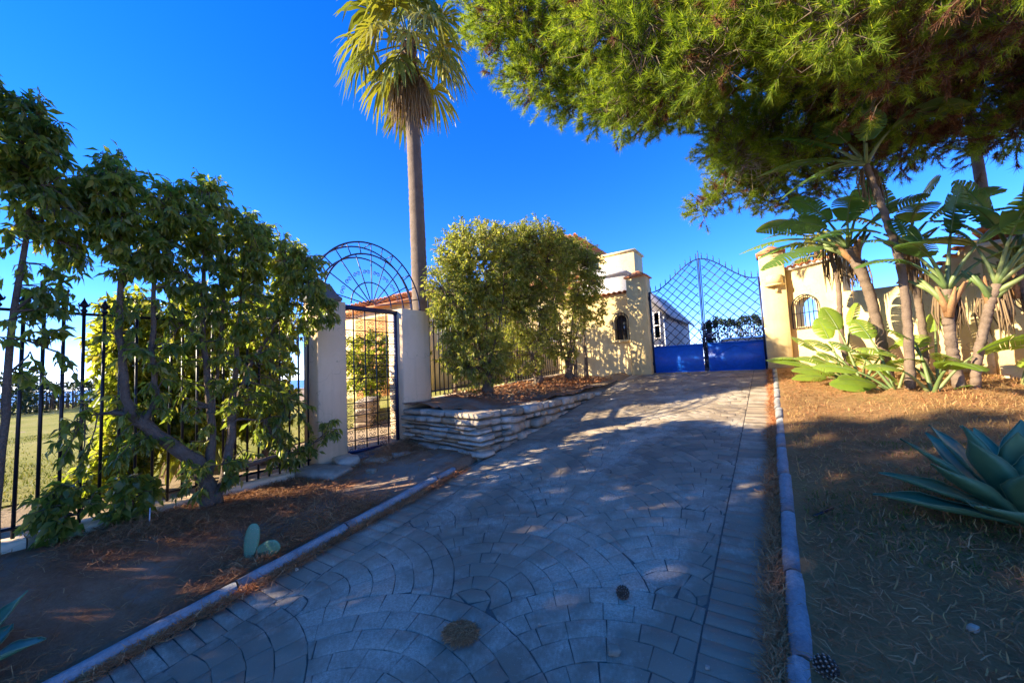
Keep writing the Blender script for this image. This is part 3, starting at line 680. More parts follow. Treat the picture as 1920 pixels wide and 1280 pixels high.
lf2 = gate_leaf('blue gate leaf with diamond moulding, hung on the pillar with the lamp', XC+.012, XB, XB)
obj('meeting_post', MB().tube([(XC-.0-XB, -.025, 0), (XC-XB, -.025, 4.22-ZB), (XC-XB, -.03, 4.3-ZB)], [.014, .013, .003], 8), M['navy'], lf2)

for lf, xs_ in ((lf1, .02), (lf2, -.02)):
    for z in (.25, 1.1, 1.95): obj('hinge', MB().box((xs_*-1.6, -.03, z), (.07, .03, .09)), M['navy'], lf)
obj('lock_box', bevel_box((XC+.1-XB, -.035, .85), (.12, .05, .18), .008), M['navy'], lf2)
obj('handle', MB().tube([(XC+.1-XB, -.06, .9), (XC+.1-XB, -.10, .9), (XC+.2-XB, -.10, .9)], .009, 6), M['galv'], lf2)
# ------------------------------------------------------------------ wall and house behind the shrubs
bw_ = thing('boundary_wall', 'dappled yellow wall with a small arched window beside the gate', 'wall', (-5.35, 10.45, 1.1))
op2 = (1.78, 2.12, 1.17, 1.68)
obj('arched_wall', arch_wall(2.25, -.4, 2.42, .28, op2), M['yellow'], bw_)
grille(bw_, op2, nb=4, out=.04)
obj('window_sill', bevel_box((1.95, -.05, 1.12), (.5, .14, .05), .01), M['yellow'], bw_)
obj('window_pane', MB().box((1.95, .16, 1.5), (.36, .02, .74)), M['glass'], bw_)
for k in range(15): obj('coping_tile', TILE, None, bw_, (.08+.148*k, .10, 2.425), (0, 0, math.pi), (1, 1.3, 1))
def hip_roof(B, x0, x1, y0, y1, z, h, ov=.3, ridge='x'):
    x0 -= ov; x1 += ov; y0 -= ov; y1 += ov; d = min(x1-x0, y1-y0)/2
    if (x1-x0) >= (y1-y0): a, b_ = (x0+d, (y0+y1)/2, z+h), (x1-d, (y0+y1)/2, z+h)
    else: a, b_ = ((x0+x1)/2, y0+d, z+h), ((x0+x1)/2, y1-d, z+h)
    B.add([(x0,y0,z),(x1,y0,z),(x1,y1,z),(x0,y1,z),a,b_,(x0,y0,z-.08),(x1,y0,z-.08),(x1,y1,z-.08),(x0,y1,z-.08)], [(6,7,1,0),(7,8,2,1),(8,9,3,2),(9,6,0,3),(9,8,7,6)],
          [(0,1,5,4),(2,3,4,5)] if (x1-x0) >= (y1-y0) else [(1,2,5,4),(3,0,4,5)], [(1,2,5),(3,0,4)] if (x1-x0) >= (y1-y0) else [(0,1,4),(2,3,5)])
def eave_tiles(par, x0, x1, y, z, n, ang=.32, loc=(0,0,0)):
    for k in range(n): obj('roof_tile', TILE, None, par, (x0+(x1-x0)*(k+.5)/n-loc[0], y-loc[1], z-loc[2]), (ang, 0, math.pi), (1.25, 1.6, 1.2))
def house_window(par, x, y, z, w_, h_, mat='white'):
    f = MB()
    for dx in (-w_/2, w_/2): f.box((x+dx, y, z), (.07, .08, h_+.07))
    for dz in (-h_/2, 0, h_/2): f.box((x, y+.004, z+dz), (w_-.07, .07, .06))
    wn = obj('window', f, M[mat], par); obj('pane', MB().box((x, y+.05, z), (w_, .02, h_)), M['glass'], wn)
hs_ = thing('yellow_house', 'yellow house with tile roofs rising behind the round-headed shrubs', 'house', (-9, 14, 1.2))
L0 = (9, -14, -1.2)
obj('front_wing', MB().box((-10.2, 15.1, 2.4), (10.2, 5, 4.2)), M['yellow'], hs_, L0)
B = MB(); hip_roof(B, -15.3, -5.1, 12.6, 17.6, 4.5, 1.15); rf = obj('roof', B, M['terracotta'], hs_, L0)
eave_tiles(hs_, -15.5, -5.0, 12.42, 4.53, 44, loc=(-9, 14, 1.2))
obj('tower', MB().box((-8.7, 18.2, 4.3), (3.2, 3.6, 6.2)), M['yellow'], hs_, L0)
B = MB(); hip_roof(B, -10.3, -7.1, 16.4, 20, 7.4, 1.1); obj('tower_roof', B, M['terracotta'], hs_, L0)
eave_tiles(hs_, -10.5, -6.9, 16.2, 7.43, 15, loc=(-9, 14, 1.2))
obj('chimney', bevel_box((-5.1, 16.2, 4.0), (1.5, 1.2, 4.25), .02), M['yellow'], hs_, L0)
obj('chimney_cap', MB().box((-5.1, 16.2, 6.165), (1.62, 1.32, .08)), M['yellow'], hs_, L0)
obj('lean_to', MB().box((-4.6, 13.6, 2.7), (1.6, 2.4, 3.7)), M['white'], hs_, L0)
B = MB(); hip_roof(B, -5.4, -3.8, 12.4, 14.8, 4.6, .5, .1); obj('lean_to_roof', B, M['white'], hs_, L0)
for x in (-13.2, -9.6, -6.6): house_window(hs_, x+9, 12.56-14, 3.2-1.2, 1.1, 1.3)
house_window(hs_, -8.7+9, 16.36-14, 6.2-1.2, .8, 1.0)
wg = thing('entrance_wing', 'yellow entrance building with ochre double door seen through the lattice door', 'house', (-12, 9, .9))
L1 = (12, -9, -.9)
obj('wall_block', MB().box((-12.3, 11.0, 2.3), (6.0, 4.0, 3.5)), M['yellow'], wg, L1)
obj('porch_surround', bevel_box((-11.9, 8.94, 2.15), (2.3, .16, 3.1), .03), M['tan'], wg, L1)
for s in (-1, 1):
    d_ = obj('door', bevel_box((-11.9+s*.42, 8.83, 1.85), (.80, .06, 2.3), .01), M['tan'], wg, L1)
    for z in (1.35, 2.3): obj('door_panel', bevel_box((-11.9+s*.42, 8.785, z), (.5, .03, .75), .01), M['tan'], d_)
B = MB(); hip_roof(B, -15.3, -9.3, 9, 13, 4.1, .95); obj('roof', B, M['terracotta'], wg, L1)
eave_tiles(wg, -15.5, -9.1, 8.82, 4.13, 27, loc=(-12, 9, .9))
obj('corner_pier', bevel_box((-9.4, 8.9, 2.3), (.4, .4, 3.4), .02), M['yellow'], wg, L1)

# ------------------------------------------------------------------ beyond the gate
wh = thing('white_house', 'pale gabled house standing beyond the lattice of the driveway gate', 'house', (-7, 27, .88)); L2 = (7, -27, -.88)
B = MB(); yb, yf = 33, 25
prof = [(-9.6, .7), (-5.35, .7), (-5.35, 4.6), (-6.1, 5.45), (-7.0, 6.35), (-9.6, 6.35)]
B.poly_prism(prof, lambda x, z: (x, yb, z), lambda x, z: (x, yf, z)); obj('wall_block', B, M['greyrender'], wh, L2)
B = MB(); B.poly_prism([(-5.0, 4.3), (-5.0, 4.42), (-6.95, 6.62), (-9.8, 6.62), (-9.8, 6.47), (-7.02, 6.47)], lambda x, z: (x, yb+.2, z), lambda x, z: (x, yf-.25, z)); obj('roof', B, M['greyrender'], wh, L2)
for x, z, w_, h_ in ((-6.6, 5.0, .55, .8), (-5.85, 3.9, .35, 1.6), (-7.05, 3.6, .5, 1.2), (-6.9, 1.9, .7, 1.6), (-5.85, 1.9, .4, 1.5)): house_window(wh, x+7, yf-.04-27, z-.88, w_, h_)
obj('downpipe', MB().tube([(-5.42, yf-.08, 1), (-5.42, yf-.08, 4.4)], .05, 6), M['galv'], wh, L2)
pw = thing('terrace_wall', 'pale low wall beside the white house beyond the gate', 'wall', (-4.6, 27, .9)); obj('wall_face', bevel_box((0, 0, .6), (1.5, .3, 1.4), .02), M['white'], pw)
for k in range(4): obj('baluster', MB().lathe([(.06,0),(.06,.05),(.03,.1),(.05,.3),(.03,.45),(.06,.5)], (-.55+.35*k, 0, 1.3), 8), M['white'], pw)
# parked car: only its roof shows over the gate panel
def car():
    t_ = thing('parked_car', 'blue-grey car whose roof shows above the blue gate panel', 'car', (-.75, 14.8, .90))
    cm = paint('car_paint', (.10,.16,.25), .18, .4, .6, .05); L_ = [( -2.1,.35),(-2.15,.62),(-1.95,.82),(-1.15,.92),(1.75,.95),(2.05,.85),(2.12,.55),(2.05,.32)]
    B = MB(); B.poly_prism(L_, lambda y, z: (-.86, y, z), lambda y, z: (.86, y, z)); obj('body', B, cm, t_)
    G = [(-1.25,.90),(-.45,1.34),(-.2,1.40),(.9,1.41),(1.35,1.3),(1.8,.93)]
    B = MB(); n = len(G)
    V = [(s*(.80 if z < 1 else .60), y, z) for s in (-1, 1) for y, z in G]; B.add(V, [[*range(n)], [*range(n, 2*n)][::-1]], [(i, n+i, n+(i+1)%n, (i+1)%n) for i in range(n)]); obj('cabin', B, M['glass'], t_)
    B = MB(); B.add([(s*.61, y, z+.012) for s in (-1, 1) for y, z in G[1:5]], [(0,4,5,1),(1,5,6,2),(2,6,7,3)]); obj('roof', B, cm, t_, smooth=True)
    for s in (-1, 1):
        for a, b_ in ((0, 1), (4, 5)): obj('roof_pillar', MB().tube([(s*(.81 if G[a][1] < 1 else .615), G[a][0], G[a][1]+.01), (s*(.81 if G[b_][1] < 1 else .615), G[b_][0], G[b_][1]+.01)], .03, 6), cm, t_)
        for y in (-1.3, 1.35):
            w_ = obj('wheel', MB().lathe([(.001,-.1),(.2,-.1),(.3,-.08),(.31,0),(.3,.08),(.2,.1),(.001,.1)], (s*.8, y, .31), 20, np.array(Matrix.Rotation(math.pi/2, 3, 'Y'))), M['iron'], t_)
            obj('rim', MB().lathe([(.001,-.106),(.19,-.106),(.19,.106),(.001,.106)], (s*.8, y, .31), 12, np.array(Matrix.Rotation(math.pi/2, 3, 'Y'))), M['galv'], w_)
        obj('headlight', MB().box((s*.6, -2.08, .68), (.35, .1, .14)), M['galv'], t_)
        obj('mirror', MB().box((s*.92, -.75, .98), (.14, .1, .12)), cm, t_)
car()
# ------------------------------------------------------------------ shrubs and broadleaf trees
DOWN = np.array((0, 0, -1.))
def tree(name, label, base, trunks, crowns, leaf, lmat, group=None, bark='bark', cat='shrub', lpt=18, dens=1.7, droop=.75, twig_r=.006):
    """trunks: [(points, r0, r1)], crowns: [(centre, radii, shoots)], leaf: (length, width)"""
    t_ = thing(name, label, cat, base, group); b0 = V3(base); sk = []; sr = []
    B = MB()
    for pts, r0, r1 in trunks:
        p = smooth_path(pts, 18); p[1:-1] += rng.normal(0, r0*.18, p[1:-1].shape); r = np.linspace(r0, r1, len(p))
        r[0] *= 1.35
        B.tube(p-b0, r, 9); sk.append(p[2:]); sr.append(r[2:])
    tw = MB(); lf = MB()
    for c, rad, n in crowns:
        n = int(n*dens); c, rad = V3(c), V3(rad); S = np.concatenate(sk); Rr = np.concatenate(sr)
        for _ in range(max(2, n//40)):                        # limbs into the crown
            g = c+rand_unit(1)[0]*rad*.5; d = np.linalg.norm(S-g, axis=1)+np.maximum(0, S[:,2]-g[2])*1.5; k = d.argmin(); a = S[k]
            if np.linalg.norm(g-a) < .08: continue
            p = smooth_path([a, a+(g-a)*.5+rng.normal(0, .05, 3)+(0, 0, .04), g], 8); r = np.linspace(max(.006, Rr[k]*.6), .006, len(p)); B.tube(p-b0, r, 6); sk.append(p); sr.append(r)
        S = np.concatenate(sk)
        u = rand_unit(n); e = c+u*rad*(rng.uniform(.35, 1.06, n)**.6)[:,None]
        d2 = ((e[:,None]-S[None])**2).sum(-1); k = d2.argmin(1); a = S[k]
        dl = np.linalg.norm(e-a, axis=1); a = e-(e-a)*np.minimum(1, .75/np.maximum(dl, 1e-3))[:,None]
        m_ = (a+e)/2+rng.normal(0, .03, a.shape)+(0, 0, .03)
        P = np.stack([a, m_, e], 1); tubes_batch(tw, P-b0, np.tile([twig_r, twig_r*.75, twig_r*.4], (n, 1)), 4)
        d = unit(e-m_)
        for q in range(lpt):
            s = rng.uniform(.0, 1.05, n)[:,None]; pos = m_*(1-s)+e*s if q % 3 == 0 else e-d*rng.uniform(0, .14, n)[:,None]
            D = unit(rand_unit(n)*.9+d*.45+DOWN*droop*rng.uniform(.5, 1.3, n)[:,None]); N = unit(rand_unit(n)+(0, 0, 1.1))
            l = rng.uniform(.45, 1.25, n)*leaf[0]; leaves(lf, pos+D*.012-b0, D, N, l, l*leaf[1]/leaf[0]*rng.uniform(.8, 1.15, n), rng.uniform(.05, .3))
    obj('trunk', B, M[bark], t_, smooth=True); obj('branches', tw, M['twig'], t_)['kind'] = 'stuff'; obj('crown', lf, M[lmat], t_)
    return t_
tree('shrub_tree', 'tall dark slender shrub cut by the frame edge in front of the iron fence', (-4.72, .28, .36),
     [([(-4.72,.28,.3),(-4.70,.30,1.2),(-4.7,.33,2.2),(-4.7,.38,2.9),(-4.72,.36,3.5)], .027, .012), ([(-4.72,.28,.3),(-4.78,.16,1.4),(-4.75,.12,2.6),(-4.7,.08,3.4)], .028, .012)],
     [((-4.7,.36,3.55), (.42,.22,.42), 75), ((-4.7,.08,3.55), (.45,.3,.55), 80), ((-4.7,.42,3.05), (.3,.2,.3), 30), ((-4.75,.3,2.35), (.3,.28,.4), 9), ((-4.7,-.3,3.3), (.5,.4,.8), 90), ((-4.75,.45,1.9), (.25,.25,.4), 10), ((-4.75,.58,3.0), (.3,.2,.5), 42), ((-4.75,.5,2.4), (.25,.2,.3), 12)],
     (.092, .034), 'hedge_leaf', 'dark shrubs along the iron fence', lpt=19, droop=1.1, dens=1.5)
tree('shrub_tree', 'spreading dark shrub with a low forked trunk in front of the iron fence', (-4.72, 1.58, .36),
     [([(-4.72,1.58,.33),(-4.7,1.55,.6),(-4.68,1.44,.85),(-4.68,1.3,1.03),(-4.7,1.08,1.25),(-4.7,.98,1.36)], .075, .045),
      ([(-4.7,.99,1.34),(-4.7,.93,1.7),(-4.7,.90,2.2),(-4.7,.90,2.9),(-4.7,.84,3.3)], .036, .012),
      ([(-4.7,1.06,1.28),(-4.72,1.15,1.5),(-4.7,1.12,1.8),(-4.7,1.12,2.5),(-4.72,1.15,3.1)], .03, .012),
      ([(-4.72,1.56,.55),(-4.7,1.57,.9),(-4.72,1.58,1.2),(-4.7,1.52,1.8),(-4.7,1.50,2.5),(-4.7,1.5,3.2)], .05, .012),
      ([(-4.72,1.62,.4),(-4.7,1.72,.8),(-4.7,1.74,1.3),(-4.72,1.8,2.0),(-4.7,1.85,2.8)], .055, .012),
      ([(-4.7,1.74,1.2),(-4.72,1.9,1.7),(-4.7,2.2,2.3),(-4.68,2.4,2.8)], .028, .01),
      ([(-4.7,1.58,1.3),(-4.8,1.66,1.9),(-4.7,1.68,2.6),(-4.7,1.7,3.1)], .02, .01)],
     [((-4.7,.80,3.25), (.4,.2,.45), 75), ((-4.7,.95,2.85), (.4,.3,.35), 50), ((-4.7,1.12,3.25), (.4,.28,.35), 62), ((-4.7,1.45,3.3), (.45,.3,.45), 80), ((-4.7,1.4,2.75), (.42,.35,.35), 55), ((-4.7,1.82,3.05), (.42,.28,.5), 80), ((-4.7,2.15,2.95), (.4,.26,.5), 70),
      ((-4.68,2.45,2.8), (.38,.26,.55), 80), ((-4.62,2.66,2.45), (.26,.2,.3), 26), ((-4.72,1.9,2.4), (.4,.4,.35), 45), ((-4.75,1.15,2.15), (.4,.5,.45), 42), ((-4.72,1.9,1.75), (.4,.5,.5), 50), ((-4.62,1.5,.75), (.22,.3,.28), 16), ((-4.75,2.25,1.15), (.25,.4,.45), 34), ((-4.78,1.3,1.3), (.25,.5,.4), 26), ((-4.8,2.4,.75), (.2,.3,.25), 16), ((-4.8,.75,1.2), (.2,.3,.5), 12), ((-4.6,2.78,.95), (.25,.18,.2), 7), ((-4.72,2.3,2.2), (.25,.3,.3), 22)],
     (.092, .034), 'hedge_leaf', 'dark shrubs along the iron fence', lpt=19, droop=1.1, dens=1.5)
for k, (y, lab) in enumerate(((.62, 'low leafy sprig rising through the iron fence near the frame edge'), (1.02, 'low leafy sprig rising through the iron fence beside the forked trunk'))):
    tree('shrub_sprig', lab, (-4.95, y, .36), [([(-4.95,y,.36),(-4.93,y+.04,.55),(-4.95,y+.02,.75)], .012, .005)],
         [((-4.92,y+.02,.62), (.16,.22,.24), 26)], (.10, .055), 'hedge_leaf', 'sprigs at the fence foot', lpt=11)
BR = [('sunny yellow-green shrub behind the iron fence, closest to the open lawn', (-6.2, 1.25), [((-6.2,1.25,2.1), (.5,.35,.7), 90), ((-6.2,1.35,1.2), (.5,.4,.6), 70), ((-6.1,1.15,.7), (.35,.35,.3), 30)]),
      ('sunny yellow-green shrub behind the iron fence and the forked trunk', (-6.3, 1.95), [((-6.3,1.95,2.2), (.5,.45,.75), 100), ((-6.2,1.9,1.2), (.5,.45,.6), 80)]),
      ('sunny yellow-green shrub behind the iron fence next to the capped pillar', (-6.3, 2.75), [((-6.3,2.75,2.2), (.5,.45,.7), 90), ((-6.3,2.7,1.3), (.5,.45,.6), 80)])]
for lab, (x, y), cr in BR:
    z = float(ground_z(x, y)); tree('garden_shrub', lab, (x, y, z), [([(x,y,z-.02),(x+.05,y,z+.6),(x,y+.05,z+1.3),(x,y,z+1.9)], .04, .012), ([(x,y,z-.02),(x-.15,y+.15,z+.6),(x-.1,y+.2,z+1.4)], .03, .01)], cr, (.10, .045), 'bright_leaf', 'sunny shrubs behind the iron fence', dens=3.6)
BALL = [('round-headed shrub nearest the cream pillar above the stone planter', (-4.45,5.75), [((-4.4,5.65,3.55), (.82,.95,.92), 420), ((-4.5,4.95,3.0), (.5,.5,.75), 110), ((-4.2,6.6,4.0), (.65,.65,.65), 160), ((-4.3,6.6,3.4), (.75,.7,.8), 160), ((-4.1,8.3,4.25), (.6,.6,.6), 130), ((-4.45,5.3,2.6), (.6,.7,.7), 150), ((-4.5,5.6,1.85), (.6,.85,.6), 170)]),
        ('middle round-headed shrub with a thick pollarded trunk above the planter', (-4.4,7.5), [((-4.2,7.5,4.0), (.85,1.0,.98), 440), ((-4.3,7.1,2.75), (.65,.9,.7), 160), ((-4.4,6.9,1.95), (.55,.8,.55), 90)]),
        ('round-headed shrub nearest the gate above the stone planter', (-4.35,9.0), [((-3.95,8.95,3.9), (.75,.85,1.0), 290), ((-3.85,9.6,3.3), (.5,.55,.75), 60), ((-4.1,8.7,2.8), (.6,.8,.6), 60), ((-4.3,8.6,2.1), (.45,.6,.5), 50)])]
for lab, (x, y), cr in BALL:
    z = planter_z(x, y)-.03; trk = [([(x,y,z),(x+.02,y+.02,z+.35),(x,y,z+.62)], .105, .09)]
    for q in range(7):
        a = q*.9+rng.uniform(0, .5); dx, dy = math.cos(a)*.5, math.sin(a)*.6
        trk.append(([(x+dx*.08,y+dy*.08,z+.5),(x+dx*.4,y+dy*.4,z+1.0),(x+dx*.8,y+dy*.8,z+1.7),(x+dx*.9+(cr[0][0][0]-x)*.6,y+dy*.9,z+2.5)], .022, .009))
    tree('round_shrub', lab, (x, y, z), trk, cr, (.076, .029), 'ball_leaf', 'round-headed shrubs above the stone planter', lpt=20, dens=2.0)
for lab, x, y in (('slim dark stem standing between the round-headed shrubs and the gate wall, nearer the gate', -4.2, 9.75), ('slim dark stem standing between the round-headed shrubs and the gate wall, farther from the gate', -4.35, 9.4)):
    z = planter_z(x, y)-.02; tree('slim_shrub', lab, (x, y, z), [([(x,y,z),(x+.02,y,z+.5),(x,y,z+1.0),(x+.1,y-.1,z+1.8)], .06, .02)], [((x+.1,y-.1,z+1.9), (.35,.4,.5), 40)], (.08, .03), 'ball_leaf', lpt=10)
for lab, x, y in (('loose leafy shrub behind the iron fence throwing dapples on the arched window wall', -6.1, 8.7), ('loose leafy shrub behind the iron fence and the middle round-headed shrub', -6.4, 7.0)):
    z = float(ground_z(x, y)); tree('garden_shrub', lab, (x, y, z), [([(x,y,z-.02),(x+.05,y,z+.8),(x,y+.05,z+1.6),(x,y,z+2.4)], .05, .012), ([(x,y,z-.02),(x-.15,y+.25,z+.8),(x-.1,y+.4,z+1.9)], .04, .01)], [((x,y,z+2.3), (.75,.8,.7), 90), ((x+.1,y+.2,z+1.3), (.7,.8,.6), 60)], (.11, .045), 'ball_leaf', 'loose shrubs behind the planter fence', lpt=14)
z = float(ground_z(-8.6, 6.3))
tree('garden_shrub', 'sunlit shrub seen through the lattice door in front of the ochre door', (-8.6, 6.3, z), [([(-8.6,6.3,z),(-8.6,6.3,z+.6),(-8.5,6.3,z+1.2)], .05, .02)], [((-8.6,6.3,z+1.35), (.75,.75,.75), 170), ((-8.5,6.1,z+.7), (.6,.6,.4), 60)], (.10, .045), 'bright_leaf')
for k, (x, y, h, lab) in enumerate(((-9.5, -4.4, 8.2, 'nearest the iron fence'), (-8.6, -5.7, 8.8, 'second from the iron fence'), (-9.2, -7.3, 9.4, 'set back between the second and third'), (-7.6, -6.9, 8.8, 'third from the iron fence'), (-6.5, -8.1, 8.6, 'fourth from the iron fence'), (-5.4, -9.3, 8.4, 'farthest from the iron fence'))):  # unseen trees, placed and thickened to shade the near driveway and lawn
    z = float(ground_z(x, y)); tree('shade_tree', 'unseen tall leafy tree added behind the camera for shade, '+lab, (x, y, z), [([(x,y,z),(x+.1,y,z+1.5),(x,y+.1,z+3),(x,y,z+h*.75)], .12, .03)],
        [((x,y,z+h*.76), (1.35,1.35,h*.25), 380), ((x,y,z+h*.45), (1.35,1.35,h*.26), 400), ((x,y,z+h*.17), (1.2,1.2,h*.15), 180)], (.22, .11), 'hedge_leaf', 'unseen shade trees added behind the camera', cat='tree', lpt=12, dens=1.05)
# pale rubble retaining wall seen through the lattice door
rwl = thing('rubble_wall', 'pale sunlit rubble wall low behind the lattice door', 'stone wall', (-7.4, 5.3, .6))
for q in range(4):
    s = -.9
    while s < 1.6:
        l = random.uniform(.16, .36); obj('stone', random.choice(ROCK), None, rwl, (s*-.75, s*.66, q*.13+.05), (0, 0, math.atan2(.66, -.75)+random.uniform(-.1, .1)), (l, .3, .135)); s += l
# hedge and far shrubs
def hedge(name, label, c, half, n, leaf, mat, cat='hedge'):
    c = V3(c); t_ = thing(name, label, cat, c-(0, 0, half[2])); B = MB(); o = np.array((0, 0, half[2]))
    u = rng.uniform(-1, 1, (n, 3)); ax = rng.integers(0, 3, n); u[np.arange(n), ax] = np.sign(u[np.arange(n), ax])*rng.uniform(.75, 1, n)
    wob = 1+.08*np.sin(u[:, :1]*9)+.06*np.sin(u[:, :1]*23+1); P = u*V3(half)*wob+o
    D = unit(rand_unit(n)+u*.6); l = rng.uniform(.7, 1.2, n)*leaf; leaves(B, P, D, unit(rand_unit(n)+(0, 0, 1)), l, l*.5); obj('foliage', B, M[mat], t_)
    T = MB(); k = 40; xs_ = rng.uniform(-.95, .95, k)*half[0]; ys_ = rng.uniform(-.6, .6, k)*half[1]
    tubes_batch(T, np.stack([np.stack([xs_, ys_, np.full(k, .0)], -1), np.stack([xs_+rng.normal(0, .2, k), ys_, np.full(k, half[2])], -1), np.stack([xs_+rng.normal(0, .3, k), ys_, np.full(k, half[2]*1.8)], -1)], 1), np.tile([.05, .035, .015], (k, 1)), 5); obj('stems', T, M['twig'], t_)
    return t_
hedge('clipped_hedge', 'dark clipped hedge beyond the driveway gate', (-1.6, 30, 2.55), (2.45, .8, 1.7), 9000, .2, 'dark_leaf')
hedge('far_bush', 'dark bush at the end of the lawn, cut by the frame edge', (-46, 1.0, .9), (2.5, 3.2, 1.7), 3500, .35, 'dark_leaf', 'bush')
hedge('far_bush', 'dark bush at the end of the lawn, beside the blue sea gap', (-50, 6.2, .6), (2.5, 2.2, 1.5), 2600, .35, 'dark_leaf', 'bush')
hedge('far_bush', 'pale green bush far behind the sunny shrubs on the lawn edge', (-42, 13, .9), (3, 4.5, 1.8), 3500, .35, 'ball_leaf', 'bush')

# ------------------------------------------------------------------ fan palms
def fan_frond(par, b0, az, el, pet, blade, mat, dead=False, nseg=26):
    d = np.array((math.cos(az)*math.cos(el), math.sin(az)*math.cos(el), math.sin(el))); ss = np.linspace(0, 1, 6)[:,None]
    p = V3(b0)+d*ss*pet+DOWN*(ss**2)*pet*(.18 if not dead else .12); tip = unit(p[-1]-p[-2])
    T = MB(); T.tube(p, np.linspace(.026, .012, 6), 5)
    side = unit(np.cross(tip, (0, 0, 1.))+1e-6); up = np.cross(side, tip); B = MB(); hub = p[-1]
    spread = R(115) if not dead else R(70)
    for k in range(nseg):
        a = -spread+2*spread*k/(nseg-1)+rng.normal(0, .02); dr = tip*math.cos(a)+side*math.sin(a)
        l = blade*(.72+.28*math.cos(a*.8))*rng.uniform(.85, 1.05); n_ = 6; s = np.linspace(0, 1, n_)[:,None]
        g = rng.uniform(.35, .95) if not dead else rng.uniform(.7, 1.1)
        q = hub+dr*s*l*(1-.35*g*s)+DOWN*(s**2.2)*l*g+up*.03*math.cos(k*math.pi)
        q[3:] += rng.normal(0, .012, q[3:].shape)
        wv = (blade*2*spread/nseg*.55)*np.interp(s[:,0], [0, .5, .7, 1], [.04, .55, .42, .03])[:,None]
        sv = unit(np.cross(np.gradient(q, axis=0), up)+1e-9); f_ = up*.35*wv
        V = np.stack([q-sv*wv+f_, q, q+sv*wv+f_], 1).reshape(-1, 3)
        i = np.arange(n_-1)[:,None]*3
        B.add(V, np.concatenate([i+np.array([[0,1,4,3]]), i+np.array([[1,2,5,4]])]))
    fr = obj('frond' if not dead else 'dead_frond', B, mat, par); obj('leaf_stalk', T, M['petiole'] if not dead else M['deadfrond'], fr)
def fan_palm(label, base, top, r0, r1, nf, nd, pet, blade, name='fan_palm'):
    t_ = thing(name, label, 'palm tree', base); H_ = V3(top)-V3(base); n = int(np.linalg.norm(H_)/.07)
    s = np.linspace(0, 1, n); p = H_*s[:,None]; p[:,0] += .06*np.sin(s*3); rr = (r0+(r1-r0)*s)*(1+.035*(np.arange(n) % 2))*(1+rng.normal(0, .012, n))
    obj('trunk', MB().tube(p, rr, 16), M['palmtrunk'], t_, smooth=True)
    tp = p[-1]
    B = MB()
    for k in range(26):
        a = k*2.4; e = tp+np.array((math.cos(a)*r1*.9, math.sin(a)*r1*.9, -.5+.028*k)); B.tube([e, e+np.array((math.cos(a)*.08, math.sin(a)*.08, .2))], [.05, .02], 5)
    obj('leaf_bases', B, M['husk'], t_)
    for k in range(nf):
        q = k/nf; fan_frond(t_, tp+(0, 0, .05+.2*(1-q)), k*2.399+rng.uniform(-.2, .2), R(78-125*q+rng.uniform(-8, 8)), pet*rng.uniform(.8, 1.15), blade*rng.uniform(.85, 1.1), M['frond'])
    for k in range(nd): fan_frond(t_, tp+(0, 0, -.1), k*2.399+.5, R(-68+rng.uniform(-9, 12)), pet*rng.uniform(.5, .8), blade*rng.uniform(.65, .95), M['deadfrond'], True)
    return t_
fan_palm('tall fan palm with a shaggy brown skirt behind the cream pillars', (-6.72, 6.28, .7), (-6.83, 6.24, 9.55), .195, .145, 24, 14, 1.0, 1.05)
fan_palm('small fan palm among the sunny shrubs behind the iron fence', (-6.9, 2.05, .35), (-6.9, 2.05, 1.3), .12, .1, 15, 3, .7, .6)
fan_palm('slim palm rising behind the tile-roofed corner wall', (3.95, 12.4, 1.2), (3.85, 12.4, 8.6), .10, .08, 12, 3, .7, .7)
fan_palm('distant palm behind the coping tiles of the garden wall', (1.75, 18.5, 1.0), (1.72, 18.5, 5.2), .16, .12, 18, 5, .7, .8)

# ------------------------------------------------------------------ giant strelitzia
def paddle(par, b0, base, az, el, pet, bl, wd, droop, mat, roll=0., tear=.35, stalk='petiole'):
    bl *= 1.02; wd *= 1.08
    d = np.array((math.cos(az)*math.cos(el), math.sin(az)*math.cos(el), math.sin(el))); L_ = pet+bl
    s = np.linspace(0, 1, 30)[:,None]; hz = np.array((math.cos(az), math.sin(az), 0))
    p = V3(base)+d*L_*s+(DOWN*.8+hz*.25)*droop*L_*(s**2.3)-V3(b0); k0 = int(30*pet/L_)
    T = MB(); T.tube(p[:k0+1][::2] if k0 > 6 else p[:k0+1], np.linspace(.034, .014, len(p[:k0+1][::2] if k0 > 6 else p[:k0+1]))*(wd/.22), 7)
    T.tube(p[k0:], np.linspace(.013, .003, 30-k0)*(wd/.22), 5)
    t = unit(np.gradient(p, axis=0)); side = unit(np.cross(t, np.array((0, 0, 1.)))+1e-6); up = np.cross(side, t)
    cr, sr = math.cos(roll), math.sin(roll); side, up = side*cr+up*sr, up*cr-side*sr
    B = MB(); q0, q1 = k0, 29; N_ = q1-q0
    for sg in (-1, 1):
        tr = 0
        for i in range(N_):
            if rng.uniform() < tear*.6: tr = rng.uniform(.1, .45)
            else: tr *= .6
            rows = []
            for e, kk in ((0, q0+i), (1, q0+i+1)):
                u = (kk-q0)/N_; wv = wd*max(.02, math.sin(math.pi*min(.985, .05+.95*u)**.85)**.62); row = []
                back = (t[kk]*(-.22 if e else 0))*wv*tr if e else 0
                for c in (0, .45, .8, 1.0):
                    row.append(p[kk]+side[kk]*sg*wv*c+up[kk]*wv*(.30*c-.38*c*c)+t[kk]*wv*.25*c+DOWN*tr*wv*.5*c*c+(back*c if e else 0))
                rows.append(row)
            V = np.array(rows[0]+rows[1]); f = [(j, j+1, 5+j, 4+j) for j in range(3)]; B.add(V, f if sg > 0 else [x[::-1] for x in f])
    lf = obj('leaf', B, mat, par, smooth=False); obj('leaf_stalk', T, M[stalk], lf, smooth=True); return lf
